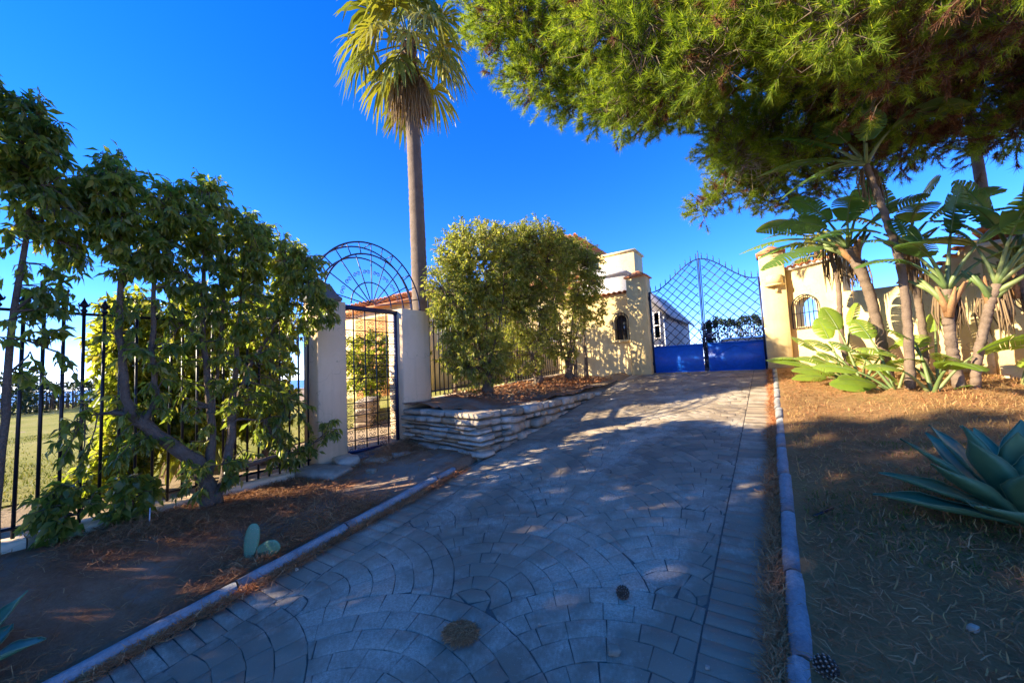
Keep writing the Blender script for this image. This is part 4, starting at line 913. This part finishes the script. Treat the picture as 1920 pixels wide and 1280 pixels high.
def strelitzia(label, base, trunk, r0, r1, lv, fan_az, group='giant strelitzias on the dry lawn', mat='paddle', husk=True):
    t_ = thing('giant_strelitzia', label, 'strelitzia', base, group); b0 = V3(base)
    if trunk is not None:
        r0, r1 = r0*.66, r1*.66; p = smooth_path(trunk, 64); p[1:-1] += rng.normal(0, .004, p[1:-1].shape); n = len(p); r = np.linspace(r0, r1, n)*(1+.05*(np.arange(n) % 4 == 0)+rng.normal(0, .008, n)); r[0] *= 1.3
        obj('trunk', MB().tube(p-b0, r, 10), M['banana_trunk'], t_, smooth=True); top = p[-1]; td = unit(p[-1]-p[-3])
        if husk:
            for k in range(14):
                a = (-1)**k*(.12+.06*k); c = top-td*(.38-.022*k); dd = unit(td*math.cos(a)+np.array((math.cos(fan_az), math.sin(fan_az), 0))*math.sin(a))
                w1 = np.array((-math.sin(fan_az), math.cos(fan_az), 0))*rng.normal(0, .03)
                obj('leaf_base', MB().tube([c-b0, c+dd*.2+w1-b0, c+dd*rng.uniform(.34, .52)+w1*2-b0], [r1*.85, r1*.6, r1*.2], 7), M['husk'] if k < 7 else M['petiole'], t_, smooth=True)
    else: top = V3(base)
    if trunk is not None:
        for k in range(5):
            D_ = MB(); az = fan_az+(math.pi if k % 2 else 0)+rng.uniform(-.8, .8); st = top-td*rng.uniform(.0, .3)-b0; out = np.array((math.cos(az), math.sin(az), 0))
            for q in range(7):
                l = rng.uniform(.25, .6); o_ = out*rng.uniform(.06, .14)+rng.normal(0, .015, 3); D_.tube([st, st+o_*.8+(0, 0, .04), st+o_-(0, 0, l*.5), st+o_*.8+rng.normal(0, .03, 3)-(0, 0, l)], [.012, .010, .012, .003], 3)
            obj('dry_leaf', D_, M['deadfrond'], t_)
    for az, el, pet, bl, wd, dr, roll in lv: paddle(t_, b0, top, az, el, pet, bl, wd, dr, M[mat], roll, .4, 'petiole')
    return t_
W_ = math.pi; E_ = 0.
strelitzia('leaning giant strelitzia with orange leaf bases at the crown, nearest the gate', (1.5, 8.5, 1.05), [(1.5,8.5,1.0),(1.42,8.35,1.8),(1.3,8.25,2.7),(1.12,8.2,3.3)], .10, .115,
    [(W_, R(35), .55, 1.0, .2, .55, .3), (W_-.3, R(52), .6, 1.1, .22, .5, -.4), (W_+.5, R(15), .4, .8, .18, .6, .5), (W_*.85, R(70), .6, 1.1, .2, .35, .8), (E_+.3, R(75), .6, 1.0, .2, .3, -.8), (E_, R(55), .5, .9, .2, .5, .2), (W_+.2, R(62), .5, .9, .18, .7, 1.1), (-W_/2, R(60), .5, .9, .2, .6, .3)], 0.)
strelitzia('tallest giant strelitzia with an upright folded leaf reaching into the pine', (1.55, 7.72, .98), [(1.55,7.72,.92),(1.6,7.7,1.9),(1.6,7.7,2.8),(1.5,7.7,3.6),(1.36,7.7,4.4)], .09, .06,
    [(E_, R(88), .75, 1.15, .12, .02, 1.2), (E_, R(62), .65, 1.0, .2, .75, .2), (W_, R(52), .5, 1.15, .22, .35, .5), (W_+.2, R(30), .4, 1.0, .2, .5, .2), (W_-.2, R(70), .5, .8, .2, .3, .9), (W_+.5, R(10), .3, .75, .18, .7, 0), (-W_/2, R(55), .4, .8, .18, .6, .5)], 0., husk=False)
strelitzia('slim pale strelitzia stem right in front of the arched grille window wall', (1.06, 8.85, 1.12), [(1.06,8.85,1.06),(1.0,8.8,1.9),(1.02,8.8,2.8),(.95,8.8,3.5)], .07, .05,
    [(W_, R(50), .4, .8, .17, .6, .3), (W_+.6, R(20), .4, .75, .16, .6, .2), (E_, R(60), .4, .8, .16, .5, -.3), (W_-.5, R(75), .4, .7, .15, .4, .7)], 0., husk=False)
strelitzia('giant strelitzia with fresh green stalks in front of the tile-roofed wall', (2.04, 7.7, .99), [(2.04,7.7,.93),(1.99,7.65,1.5),(1.98,7.6,2.0),(2.0,7.6,2.4)], .10, .09,
    [(E_+.1, R(84), .8, .85, .2, .2, .9), (W_, R(70), .75, .9, .2, .55, .3), (W_+.3, R(58), .6, .8, .2, .7, .2), (E_-.3, R(66), .7, .85, .2, .5, -.4), (E_+.2, R(50), .6, .8, .2, .6, .1), (W_-.2, R(78), .8, .8, .2, .35, .6), (W_+.9, R(62), .6, .8, .18, .6, .1)], 0.)
strelitzia('dark giant strelitzia leaning out towards the frame edge', (2.12, 7.62, .98), [(2.12,7.62,.92),(2.2,7.6,1.5),(2.32,7.6,2.0),(2.44,7.6,2.4)], .075, .075,
    [(E_, R(58), .6, .9, .2, .4, .3), (E_-.4, R(45), .6, .9, .2, .5, .1), (E_+.3, R(70), .7, .9, .2, .3, .6), (W_, R(80), .6, .8, .18, .5, .2), (E_-.8, R(60), .6, .9, .2, .4, -.4), (E_-1.1, R(72), .7, .9, .2, .4, .2)], 0.)
strelitzia('giant strelitzia with a dense fan of leaves right under the corner tile eave', (2.85, 7.95, 1.02), [(2.85,7.95,.95),(2.8,7.9,1.8),(2.72,7.85,2.6)], .085, .08,
    [(W_, R(68), .6, .95, .22, .5, .3), (W_+.3, R(50), .6, .95, .22, .6, .1), (E_, R(70), .6, .9, .22, .4, .3), (E_+.4, R(82), .8, .9, .22, .2, .8), (W_-.3, R(80), .8, 1.0, .22, .3, -.5), (-W_/2, R(58), .6, .9, .22, .55, .2), (W_+.8, R(66), .7, .9, .2, .5, .5), (E_-.6, R(55), .5, .9, .2, .5, .2)], 0.)
strelitzia('giant strelitzia with drooping torn leaves high between the two slender trunks', (1.85, 8.35, 1.06), [(1.85,8.35,1.0),(1.88,8.3,2.0),(1.82,8.25,3.2)], .075, .065,
    [(W_, R(60), .5, 1.0, .22, .6, .2), (W_+.5, R(38), .45, .95, .2, .6, .4), (E_, R(58), .5, 1.0, .22, .6, .2), (E_-.3, R(35), .45, .9, .2, .6, -.2), (W_-.2, R(80), .6, .95, .2, .3, .8), (-W_/2, R(50), .45, .9, .2, .7, .1), (E_+.4, R(76), .6, .9, .2, .4, .6)], 0.)
YG_ = 'young strelitzia clumps at the wall foot'
strelitzia('young strelitzia clump with bright leaves beside the gate pillar', (.98, 8.75, 1.12), None, 0, 0, [(W_, R(38), .55, .7, .13, .35, .4), (W_+.4, R(25), .3, .5, .12, .4, .6), (W_+.7, R(55), .35, .5, .13, .4, .8), (W_-.3, R(62), .7, .6, .14, .3, .2), (2.0, R(70), .9, .6, .15, .2, .3), (W_-.1, R(48), .8, .6, .12, .55, .1), (-1.2, R(60), .4, .5, .13, .5, .6), (1.0, R(75), 1.1, .6, .15, .2, .5)], 0, YG_, 'paddle_young')
strelitzia('young strelitzia clump with yellow-green stalks in the middle of the bed', (1.42, 7.75, .97), None, 0, 0, [(W_, R(50), .6, .6, .15, .5, .5), (W_+.6, R(35), .35, .55, .14, .35, .7), (W_-.3, R(66), .85, .55, .15, .4, .2), (2.2, R(75), 1.0, .6, .16, .3, .3), (-1.9, R(48), .35, .5, .14, .4, .8), (W_+.2, R(28), .3, .5, .12, .3, .9), (.6, R(70), .7, .5, .14, .5, .4)], 0, YG_, 'paddle_young')
strelitzia('young strelitzia with two broad drooping leaves at the foot of the green-stalked plant', (1.72, 7.5, .96), None, 0, 0, [(-1.3, R(62), .55, .75, .2, .75, .2), (.05, R(60), .8, 1.0, .15, .6, .5), (W_+.5, R(58), .55, .6, .17, .6, .3), (.4, R(30), .25, .35, .09, .3, .2), (1.6, R(70), .9, .7, .18, .5, .2)], 0, YG_, 'paddle_young')
strelitzia('small strelitzia shoot by the wall base block near the frame edge', (2.62, 7.9, 1.03), None, 0, 0, [(E_+.2, R(40), .4, .4, .1, .2, .3), (E_, R(62), .7, .45, .11, .3, .4), (1.0, R(55), .4, .35, .1, .3, .2)], 0, YG_, 'paddle_young')

strelitzia('young strelitzia clump with overlapping broad leaves below the arched grille window', (1.12, 8.25, 1.05), None, 0, 0, [(W_, R(55), .5, .7, .16, .5, .3), (W_+.4, R(40), .45, .65, .15, .45, .5), (W_-.4, R(68), .8, .65, .16, .45, .2), (W_+.8, R(58), .6, .6, .15, .5, .6), (-1.5, R(62), .65, .6, .16, .6, .3), (-.8, R(50), .5, .6, .15, .5, .3), (.3, R(66), .8, .6, .16, .5, .4), (2.4, R(78), 1.1, .65, .16, .25, .4)], 0, YG_, 'paddle_young')
strelitzia('young strelitzia clump with arching stalks between the two slender trunks and the wall', (1.9, 8.0, 1.03), None, 0, 0, [(W_, R(60), .7, .65, .16, .5, .3), (-1.6, R(58), .6, .6, .15, .6, .5), (.2, R(55), .6, .7, .16, .5, .2), (W_+.6, R(72), .9, .6, .15, .45, .4), (1.2, R(76), 1.0, .6, .15, .3, .5)], 0, YG_, 'paddle_young')
# ------------------------------------------------------------------ agaves
def agave(label, base, n, L, wd, seed):
    t_ = thing('agave', label, 'agave', base); r = np.random.default_rng(seed)
    obj('stem', MB().lathe([(.09,-.1),(.10,.05),(.06,.16),(.001,.2)], n=12), M['husk'], t_, smooth=True)
    for k in range(n):
        q = k/(n-1); az = k*2.39996+r.uniform(-.15, .15); el = R(0+78*q**.9+r.uniform(-6, 6)); l = L*(1-.35*q**2)*r.uniform(.88, 1.08); ww = wd*(1-.3*q)*r.uniform(.9, 1.1)
        d = np.array((math.cos(az)*math.cos(el), math.sin(az)*math.cos(el), math.sin(el))); s = np.linspace(0, 1, 13)[:,None]
        cv = r.uniform(-.02, .18)*(1-q)
        p = d*s*l+np.array((math.cos(az), math.sin(az), 0))*.05+np.array((0, 0, .06+.12*q))+DOWN*(s**2)*cv*l
        t = unit(np.gradient(p, axis=0)); sd_ = unit(np.cross(t, (0, 0, 1.))); up = np.cross(sd_, t)
        wv = ww*np.interp(s[:,0], [0, .12, .3, .55, .75, .9, 1], [.60, .50, .70, 1, .74, .30, .01])[:,None]/2
        cs = [(-1, .26), (-.55, .07), (0, 0), (.55, .07), (1, .26)]; und = [(.6, -.08), (0, -.16), (-.6, -.08)]
        ring = np.stack([p+sd_*wv*a+up*wv*(b_*1.15) for a, b_ in cs]+[p+sd_*wv*a+up*wv*b_*(1.3-s) for a, b_ in und], 1)
        wav = (.006*np.sin(np.arange(13)*1.3+r.uniform(0, 6)))[:,None]*up; ring[:,0] += wav; ring[:,4] -= wav
        i = np.arange(12)[:,None,None]*8; j = np.arange(8)[None,:,None]; j2 = (j+1) % 8
        lf = obj('leaf', MB().add(ring.reshape(-1, 3), np.concatenate([i+j, i+j2, i+8+j2, i+8+j], -1).reshape(-1, 4)), M['agave'], t_, smooth=True)
        for c in (0, 4): obj('leaf_edge', MB().tube(ring[:,c], np.linspace(.0028, .0012, 13), 4), M['agave_edge'], lf)
    return t_
agave('large blue-green agave rosette on the dry lawn', (1.17, 3.66, .47), 32, .69, .25, 4)
agave('agave at the frame corner whose pointed leaf reaches into the soil bed', (-3.55, .06, .08), 12, .46, .17, 9)
# ------------------------------------------------------------------ prickly pear
pp = thing('prickly_pear', 'small prickly pear of two pads on the soil beside the kerb', 'cactus', (-3.48, 1.43, float(ground_z(-3.48, 1.43))))
def pad(h, wd, th, loc, rot):
    V = []; n, m_ = 14, 10
    for i in range(n+1):
        a = math.pi*i/n; zz = h*(1-math.cos(a))/2; rr = math.sin(a)**.85*(.78+.22*zz/h)
        V += [(wd/2*rr*math.cos(b_), th/2*rr*math.sin(b_), zz) for b_ in np.arange(m_)*math.tau/m_]
    i = np.arange(n)[:,None]*m_; j = np.arange(m_)[None]
    return obj('pad', MB().add(V, np.stack([i+j, i+(j+1)%m_, i+m_+(j+1)%m_, i+m_+j], -1).reshape(-1, 4)), M['cactus'], pp, loc, rot, smooth=True)
def areoles(p, h, wd, th):
    B = MB()
    for i in range(1, 8):
        for j in range(5):
            zz = h*(i+.15*(j % 2))/8.2; u = (j-2)/2.6; rr = math.sin(math.acos(1-2*zz/h))**.85*(.78+.22*zz/h); x = wd/2*rr*u
            for sg in (-1, 1): B.box((x, sg*(th/2*rr*math.sqrt(1-u*u)+.001), zz), (.004, .004, .004)); B.tube([(x, sg*th/2*rr*.8, zz), (x+.004, sg*(th/2*rr+.012), zz+.006)], [.0008, .0003], 3)
    obj('spines', B, M['drystem'], p)['kind'] = 'stuff'
_pad = pad
def pad(h, wd, th, loc, rot): p = _pad(h, wd, th, loc, rot); areoles(p, h, wd, th); return p
pad(.27, .13, .032, (.0, -.02, .0), (R(-6), R(6), R(38)))
pad(.27, .145, .034, (.0, .03, .01), (R(30), R(58), R(50)))
pad(.10, .07, .03, (-.02, .0, -.02), (0, R(-20), R(30)))

# ------------------------------------------------------------------ pine over the drive
CL = [(3.9,10.1,7.0),(-1.6,4.6,6.4),(-0.3,4.5,4.8),(2.6,10.6,5.6),(0.0,5.7,6.1),(-0.4,11.0,7.2),(2.7,7.6,5.6),(-0.6,9.4,7.4),(0.5,11.2,6.1),(-0.3,4.2,6.5),(0.6,8.2,5.1),(0.5,7.5,7.7),(-0.4,8.5,8.0),(0.7,9.2,7.8),(-0.9,6.9,6.5),(-0.6,9.4,6.2),(0.8,9.5,7.1),(0.6,8.6,8.0),(1.0,8.3,6.9),(3.3,11.2,6.0),(-0.4,9.9,6.1),(2.0,7.9,5.1),(-0.5,11.1,6.3),(-0.8,4.6,5.9),(-2.2,4.7,7.1),(0.1,4.4,5.3),(-2.6,7.2,8.0),(-0.1,7.0,7.7),(0.7,8.3,7.4),(1.4,10.1,5.8),(0.4,7.7,8.7),(4.0,9.1,6.9),(2.3,6.1,6.0),(-1.1,8.5,7.3),(-0.6,9.5,8.0),(1.3,8.0,5.7),(2.3,8.5,9.0),(-2.6,5.1,6.2),(3.1,10.3,5.6),(1.4,8.4,8.7),(-1.4,4.3,5.6),(3.2,7.0,6.2),(1.8,8.2,7.0),(3.1,7.6,6.6),(1.1,9.8,5.1),(0.5,10.5,6.2),(-1.0,5.3,6.5),(-0.3,6.0,6.5),(2.6,8.4,5.7),(2.9,9.4,6.5),(0.9,8.7,6.4),(0.3,7.5,6.7),(-0.7,9.1,8.4),(0.6,10.1,7.2),(3.5,8.9,5.7),(-1.0,4.5,5.2),(1.8,9.0,5.5),(0.3,9.0,6.8),(-1.4,5.2,7.5),(1.1,6.3,7.1),(1.8,6.7,7.4),(3.2,8.5,8.3),(-2.7,6.8,7.3),(3.6,8.4,7.0),(1.5,5.0,5.1),(1.3,5.9,5.3),(1.6,4.3,4.7),(-1.4,7.7,6.8),(-0.4,4.9,7.7),(-0.1,9.5,8.5),(3.7,8.7,8.2),(2.5,8.0,8.4),(1.9,6.5,6.3),(0.3,8.2,8.2),(4.9,10.8,6.5),(-2.0,8.2,7.0),(-0.4,4.6,7.0),(-1.2,5.8,7.7),(0.4,5.4,6.7),(1.1,7.2,8.8),(2.3,7.5,8.0),(-2.3,5.5,7.1),(1.7,10.1,8.2),(4.5,9.9,7.0),(3.1,9.1,8.2),(0.9,4.3,5.3),(2.7,11.3,5.9),(2.3,9.7,5.7),(-2.4,6.1,6.4),(4.5,9.1,7.1),(-1.9,5.0,6.7),(2.0,10.6,6.0),(3.7,8.1,4.9),(5.1,10.7,5.9),(-0.1,10.6,5.8),(-0.0,4.9,6.4),(0.3,9.9,8.2),(-0.4,7.8,7.3),(-0.8,6.6,8.8),(1.2,10.9,6.7),(2.3,5.3,5.6),(-0.8,7.8,6.5),(3.3,10.5,6.5),(-1.0,4.9,7.7),(0.2,6.6,8.7),(0.4,4.7,5.9),(2.6,7.2,7.3),(0.9,8.8,7.2),(2.2,8.4,6.5),(1.8,7.3,5.4),(3.3,9.0,5.0),(-0.8,7.4,8.3),(3.6,7.4,6.9),(-0.4,5.7,5.6),(0.8,7.7,6.2),(-0.2,8.6,5.6),(-2.5,5.8,7.7),(3.5,11.3,7.0),(1.0,6.4,8.0),(3.4,9.8,6.8),(3.9,9.7,5.4),(0.3,9.0,8.2),(-1.2,8.6,8.2),(3.4,9.7,8.3),(-0.3,9.7,6.8),(2.3,8.3,7.6),(3.8,9.6,6.1),(-2.8,6.1,7.3),(0.7,6.4,5.3),(-0.8,5.0,5.0),(2.0,11.1,5.8),(3.4,9.3,7.6),(-1.4,7.6,8.1),(-2.6,8.8,7.6),(-0.2,10.5,7.4),(1.3,9.2,6.5),(1.2,7.3,8.0),(-2.3,6.3,8.0),(-1.7,7.0,6.9),(-1.8,8.6,7.4),(2.7,10.2,6.5),(-1.9,5.7,7.5),(-1.0,6.6,7.9),(1.3,9.9,7.0),(2.4,10.6,7.6),(2.5,5.7,4.8),(4.8,10.1,6.1),(0.9,7.0,6.6),(1.5,6.3,5.9),(-0.2,9.4,5.8),(1.3,8.6,8.1),(-1.6,9.3,7.5),(0.8,5.1,6.2),(1.3,5.9,4.7),(2.7,6.9,5.5),(2.5,6.8,6.7),(1.8,7.6,7.5),(1.5,8.7,6.7),(0.6,8.7,8.5),(1.5,5.8,6.9),(4.3,9.4,8.0),(3.1,8.8,7.5),(0.3,9.5,5.4),(-1.0,6.2,7.3),(1.9,7.8,8.5),(-0.6,8.7,7.3),(0.5,6.9,7.1),(-1.3,7.3,7.2),(0.2,6.4,8.0),(2.6,8.3,5.0),(-1.1,6.6,5.8),(0.4,6.6,6.0),(0.9,10.1,5.9),(-1.8,8.9,8.0),(1.0,10.4,6.8),(0.9,5.5,5.0),(1.9,8.5,8.1),(2.2,9.8,6.5),(0.8,5.6,5.6),(1.8,8.1,6.1),(2.5,9.2,8.2),(-2.2,8.1,7.8),(3.6,7.9,7.8),(3.1,10.9,7.3),(2.0,6.2,5.0),(0.8,6.1,6.4),(-0.8,5.2,5.6),(1.6,9.2,7.8),(-1.6,6.7,8.5),(4.0,11.1,5.6),(-1.4,4.4,7.2),(4.6,11.3,6.6),(0.5,5.9,7.5),(-0.9,9.8,7.6),(0.2,11.3,6.9),(4.4,9.8,7.5),(1.9,8.6,4.9),(4.4,9.2,5.0),(-0.0,7.2,8.8),(-0.4,7.9,8.2),(1.9,6.4,6.9),(-1.8,6.2,6.0),(-2.7,4.9,6.8),(2.5,11.0,6.6),(1.7,11.3,6.9),(4.0,10.1,5.7),(4.2,8.4,5.4),(-0.5,6.6,6.0),(1.5,9.4,8.6),(1.2,7.3,6.1),(4.4,9.3,6.2),(0.3,10.9,7.4),(-0.4,6.0,8.4),(2.1,10.2,7.8),(1.1,10.5,5.4),(-0.5,8.0,6.0),(0.3,8.3,5.8),(1.4,5.5,6.0),(3.7,8.3,5.8),(1.6,8.8,6.2),(2.3,6.9,5.9),(-0.3,7.9,8.8),(0.6,8.9,5.6),(-1.5,5.9,6.5),(1.8,10.6,6.5),(4.3,8.8,7.9),(-1.4,6.8,7.6),(3.1,6.9,6.7),(4.5,9.8,5.5),(1.1,7.0,7.3),(0.2,10.2,5.5),(-1.9,7.5,7.5),(2.6,8.9,6.3),(3.7,8.8,7.5),(2.6,9.4,7.5),(-0.7,7.0,7.3),(-0.0,4.9,5.6),(3.0,8.3,4.6),(2.1,4.7,5.2),(-0.5,6.3,7.6),(-0.1,6.8,6.5),(0.7,4.4,4.6),(-1.4,5.0,5.2),(0.7,4.9,5.0),(-1.8,7.2,8.2),(0.9,6.8,6.1),(5.2,10.2,7.5),(3.5,7.0,4.8),(3.5,6.9,5.7),(4.3,10.6,6.2)]
CL += [(-3.5,4.9,7.4),(-3.3,5.0,6.9),(-2.95,5.2,6.4),(-3.2,4.7,7.9),(-3.0,5.0,7.3),(-2.6,5.3,6.1),(-2.2,5.6,5.85),(-1.8,5.9,5.65),(-1.3,6.2,5.6),(-.8,6.5,5.65),(-3.6,4.5,8.3),(-2.9,4.6,6.9)]
HANG = [(-.41,9.2,6.5),(-.45,9.0,5.85),(-.15,9.3,5.2),(-.6,9.0,5.0),(.15,9.6,4.85),(.5,9.7,5.6),(.7,9.8,4.75),(1.1,9.9,5.9),(.1,9.3,6.3),(-.9,8.7,4.75)]
pine = thing('pine_tree', 'large overhanging pine with lime lit needles and rusty underside', 'pine tree', (5.3, 7.7, 1.0)); b0 = V3((5.3, 7.7, 1.0))
B = MB(); sk = []; sr = []
def limb(pts, r0, r1, n=9):
    p = smooth_path(pts, 26); p[1:-1] += rng.normal(0, .035, p[1:-1].shape); r = np.linspace(r0, r1, len(p)); B.tube(p-b0, r, n); sk.append(p); sr.append(r)
limb([(5.3,7.7,.9),(5.0,7.7,2.6),(4.5,7.6,4.3),(3.7,7.5,5.7),(2.8,7.3,6.6)], .30, .17, 12)
limb([(2.8,7.3,6.6),(1.4,7.0,7.1),(.2,6.7,7.3),(-1.2,6.3,7.5),(-2.4,5.8,7.3)], .13, .03)
limb([(3.2,7.4,6.2),(2.2,8.2,6.6),(1.0,8.8,7.0),(-.2,8.9,7.0),(-1.2,8.6,7.4)], .10, .03)
limb([(3.9,7.5,5.4),(2.9,6.5,5.7),(1.6,5.8,6.1),(.2,5.3,6.3),(-1.2,4.8,6.3)], .09, .025)
limb([(1.0,8.8,7.0),(.5,9.2,6.4),(.1,9.4,5.7),(-.3,9.2,5.2)], .05, .02)
limb([(4.2,7.5,5.0),(4.4,8.6,5.8),(3.8,9.6,6.4),(2.6,9.9,6.8)], .09, .03)
limb([(1.4,7.0,7.1),(.6,7.6,7.7),(-.4,7.8,8.2)], .06, .02)
ND = MB(); DD = MB(); TW = MB()
def clump(c, rad, shoots, npn, dead_share):
    c = V3(c); S = np.concatenate(sk); k = ((S-c)**2).sum(1).argmin(); a = S[k]; rk = np.concatenate(sr)[k]
    if np.linalg.norm(c-a) > .15:
        p = smooth_path([a, (a+c)/2+rng.normal(0, .12, 3), c], 8); r = np.linspace(min(.035, rk*.7), .009, len(p)); B.tube(p-b0, r, 5); sk.append(p[2:]); sr.append(r[2:])
    off = rand_unit(shoots)*rng.uniform(.1, .72, shoots)[:,None]*rad; a = c+off*np.array((1, 1, .8)); u = unit(unit(off)*.55+rand_unit(shoots)*.6+(-.25, -.18, .12)); e = a+u*rad*rng.uniform(.3, .6, shoots)[:,None]
    k3 = max(3, shoots//9); hub = c+rand_unit(k3)*rad*.4; near = hub[((a[:,None]-hub[None])**2).sum(-1).argmin(1)]
    tubes_batch(TW, np.stack([np.tile(c, (k3, 1)), (c+hub)/2+rng.normal(0, .04, hub.shape), hub], 1)-b0, np.tile([.010, .008, .006], (k3, 1)), 4)
    tubes_batch(TW, np.stack([near, a, e], 1)-b0, np.tile([.006, .005, .003], (shoots, 1)), 3)
    dead = rng.uniform(size=shoots) < dead_share
    for X_, sel in ((ND, ~dead), (DD, dead)):
        ee, uu, aa = e[sel], u[sel], a[sel]; n = len(ee)
        if not n: continue
        s = rng.uniform(.45, 1.0, (n, npn, 1)); pos = aa[:,None]*(1-s)+ee[:,None]*s
        D = unit(uu[:,None]*.75+rng.normal(0, .62, (n, npn, 3))+((0, 0, -.55) if X_ is DD else (0, 0, .0))).reshape(-1, 3); pos = pos.reshape(-1, 3)
        l = rng.uniform(.07, .135, (len(pos), 1)); sv = unit(np.cross(D, rand_unit(len(pos))))*.0040
        X_.add(np.stack([pos-sv, pos+sv, pos+D*l], 1).reshape(-1, 3)-b0, np.arange(len(pos)*3).reshape(-1, 3))
for c in CL: clump(c, .66, 72, 74, .45 if (c[0] > 1.0 and c[2] < 7.3) else .06)
for c in HANG: clump(c, .5, 60, 60, .12)
for q in range(40):                              # rusty dead wood under the crown
    c = (rng.uniform(1.2, 4.2), rng.uniform(6.8, 10), rng.uniform(5.3, 6.6)); clump(c, .55, 34, 40, .92)
obj('trunk', B, M['darkbark'], pine, smooth=True); obj('branches', TW, M['twig'], pine)['kind'] = 'stuff'; obj('needles', ND, M['pine_needle'], pine); obj('dead_needles', DD, M['dead_needle'], pine)
T = MB(); n = 90                                  # tangle of bare pale twigs hanging in the crown edge
st = np.array((.12, 9.0, 6.1))+rng.normal(0, (.22, .2, .15), (n, 3)); ln = rng.uniform(.5, 1.15, n)
P = np.stack([st+np.c_[rng.normal(0, .05, (n, 2))*k, -ln*k/6]+rng.normal(0, .028, (n, 3)) for k in range(7)], 1); tubes_batch(T, P-b0, np.tile(np.linspace(.008, .003, 7), (n, 1)), 4)
obj('hanging_twigs', T, M['drystem'], pine)

# ------------------------------------------------------------------ small things on the ground
def cone(label, x, y, zf, s, rot):
    t_ = thing('pine_cone', label, 'pine cone', (x, y, zf+.03*s), rot=rot); obj('core', MB().lathe([(.001,-.045),(.02,-.035),(.026,-.01),(.02,.02),(.001,.045)], n=10), M['cone'], t_)
    S1, S2 = MB(), MB()
    for k in range(70):
        q = k/69; z = -.042+.084*q; rr = .030*math.sin(math.pi*(.12+.8*q))**.7; a = k*2.39996; d = np.array((math.cos(a), math.sin(a), .35*(q-.3))); p = np.array((math.cos(a)*rr*.5, math.sin(a)*rr*.5, z))
        S1.tube([p, p+d*rr*.7, p+d*rr*1.05+(0, 0, .002)], [.003, .0075, .006], 5); S2.tube([p+d*rr*1.04, p+d*rr*1.14], [.0058, .002], 5)
    obj('scales', S1, M['cone'], t_); obj('scale_tips', S2, M['conetip'], t_); t_.scale = (s, s, s)
cone('open pine cone lying on the driveway stones', -.82, 2.24, float(road_z(2.24))+.01, .8, (R(70), R(20), 0))
cone('dark pine cone against the kerb at the bottom edge of the picture', .075, 2.07, float(ground_z(.075, 2.07))+.01, .9, (R(80), 0, R(60)))
n = 1500; cx, cy = -1.50, 1.62; a = rng.uniform(0, 6.28, n); rr = .082*rng.uniform(0, 1, n)**.6; hgt = .04*(1-(rr/.086)**2)*rng.uniform(.2, 1, n)
P0 = np.c_[cx+rr*np.cos(a)*1.1, cy+rr*np.sin(a), road_z(cy)+.012+hgt]; b_ = rng.uniform(0, 6.28, n); l = rng.uniform(.03, .07, n)[:,None]; D = np.c_[np.cos(b_), np.sin(b_), rng.normal(0, .25, n)]
P = np.stack([P0-D*l*.5, P0+rng.normal(0, .006, P0.shape)+(0, 0, .006), P0+D*l*.5], 1); P[:,:,2] = np.maximum(P[:,:,2], float(road_z(cy))-.002+.012)
B = MB(); tubes_batch(B, P, np.full((n, 3), .0011), 3); tag(obj('needle_clump', B, M['heap']), 'small round heap of brown pine needles on the driveway', 'needle heap')
tag(obj('pebble', rock_mesh(77, .3), M['stone'], None, (-.745, 1.86, float(road_z(1.86))+.018), (0, 0, .6), (.05, .045, .035)), 'small grey pebble on the driveway nearer the camera than the pine cone', 'pebble')
for k, (x, y, s, lab) in enumerate(((-.35, 1.95, .018, 'tiny dark pebble on the driveway beside the brick border'), (-1.15, 1.85, .014, 'tiny dark crumb on the driveway between needle heap and pine cone'), (-2.72, .62, .022, 'dark crumb of bark on the driveway near the frame corner'), (-3.04, 1.55, .022, 'small white chip against the fence-side kerb'), (.62, 2.55, .035, 'pale pebble in the dry lawn in front of the agave'))):
    zf = float(road_z(y))+.012 if x < -.1 and x > -3.1 else float(ground_z(x, y))+.015
    tag(obj('pebble', ROCK[k], None, None, (x, y, zf+s*.3), (0, 0, k), (s, s*.8, s*.7)), lab, 'pebble')
z = float(ground_z(.2, 3.5)); tag(obj('pipe_stub', MB().tube([(.14, 3.44, z+.012), (.26, 3.56, z+.05)], .009, 7), M['iron']), 'short black pipe lying on the dry lawn near the kerb', 'pipe')
z = float(ground_z(-4.62, 1.1)); tag(obj('marker_stake', MB().tube([(-4.62, 1.1, z-.02), (-4.61, 1.1, z+.17)], [.006, .005], 6), M['galv']), 'thin grey stake standing in the soil before the plinth', 'stake')
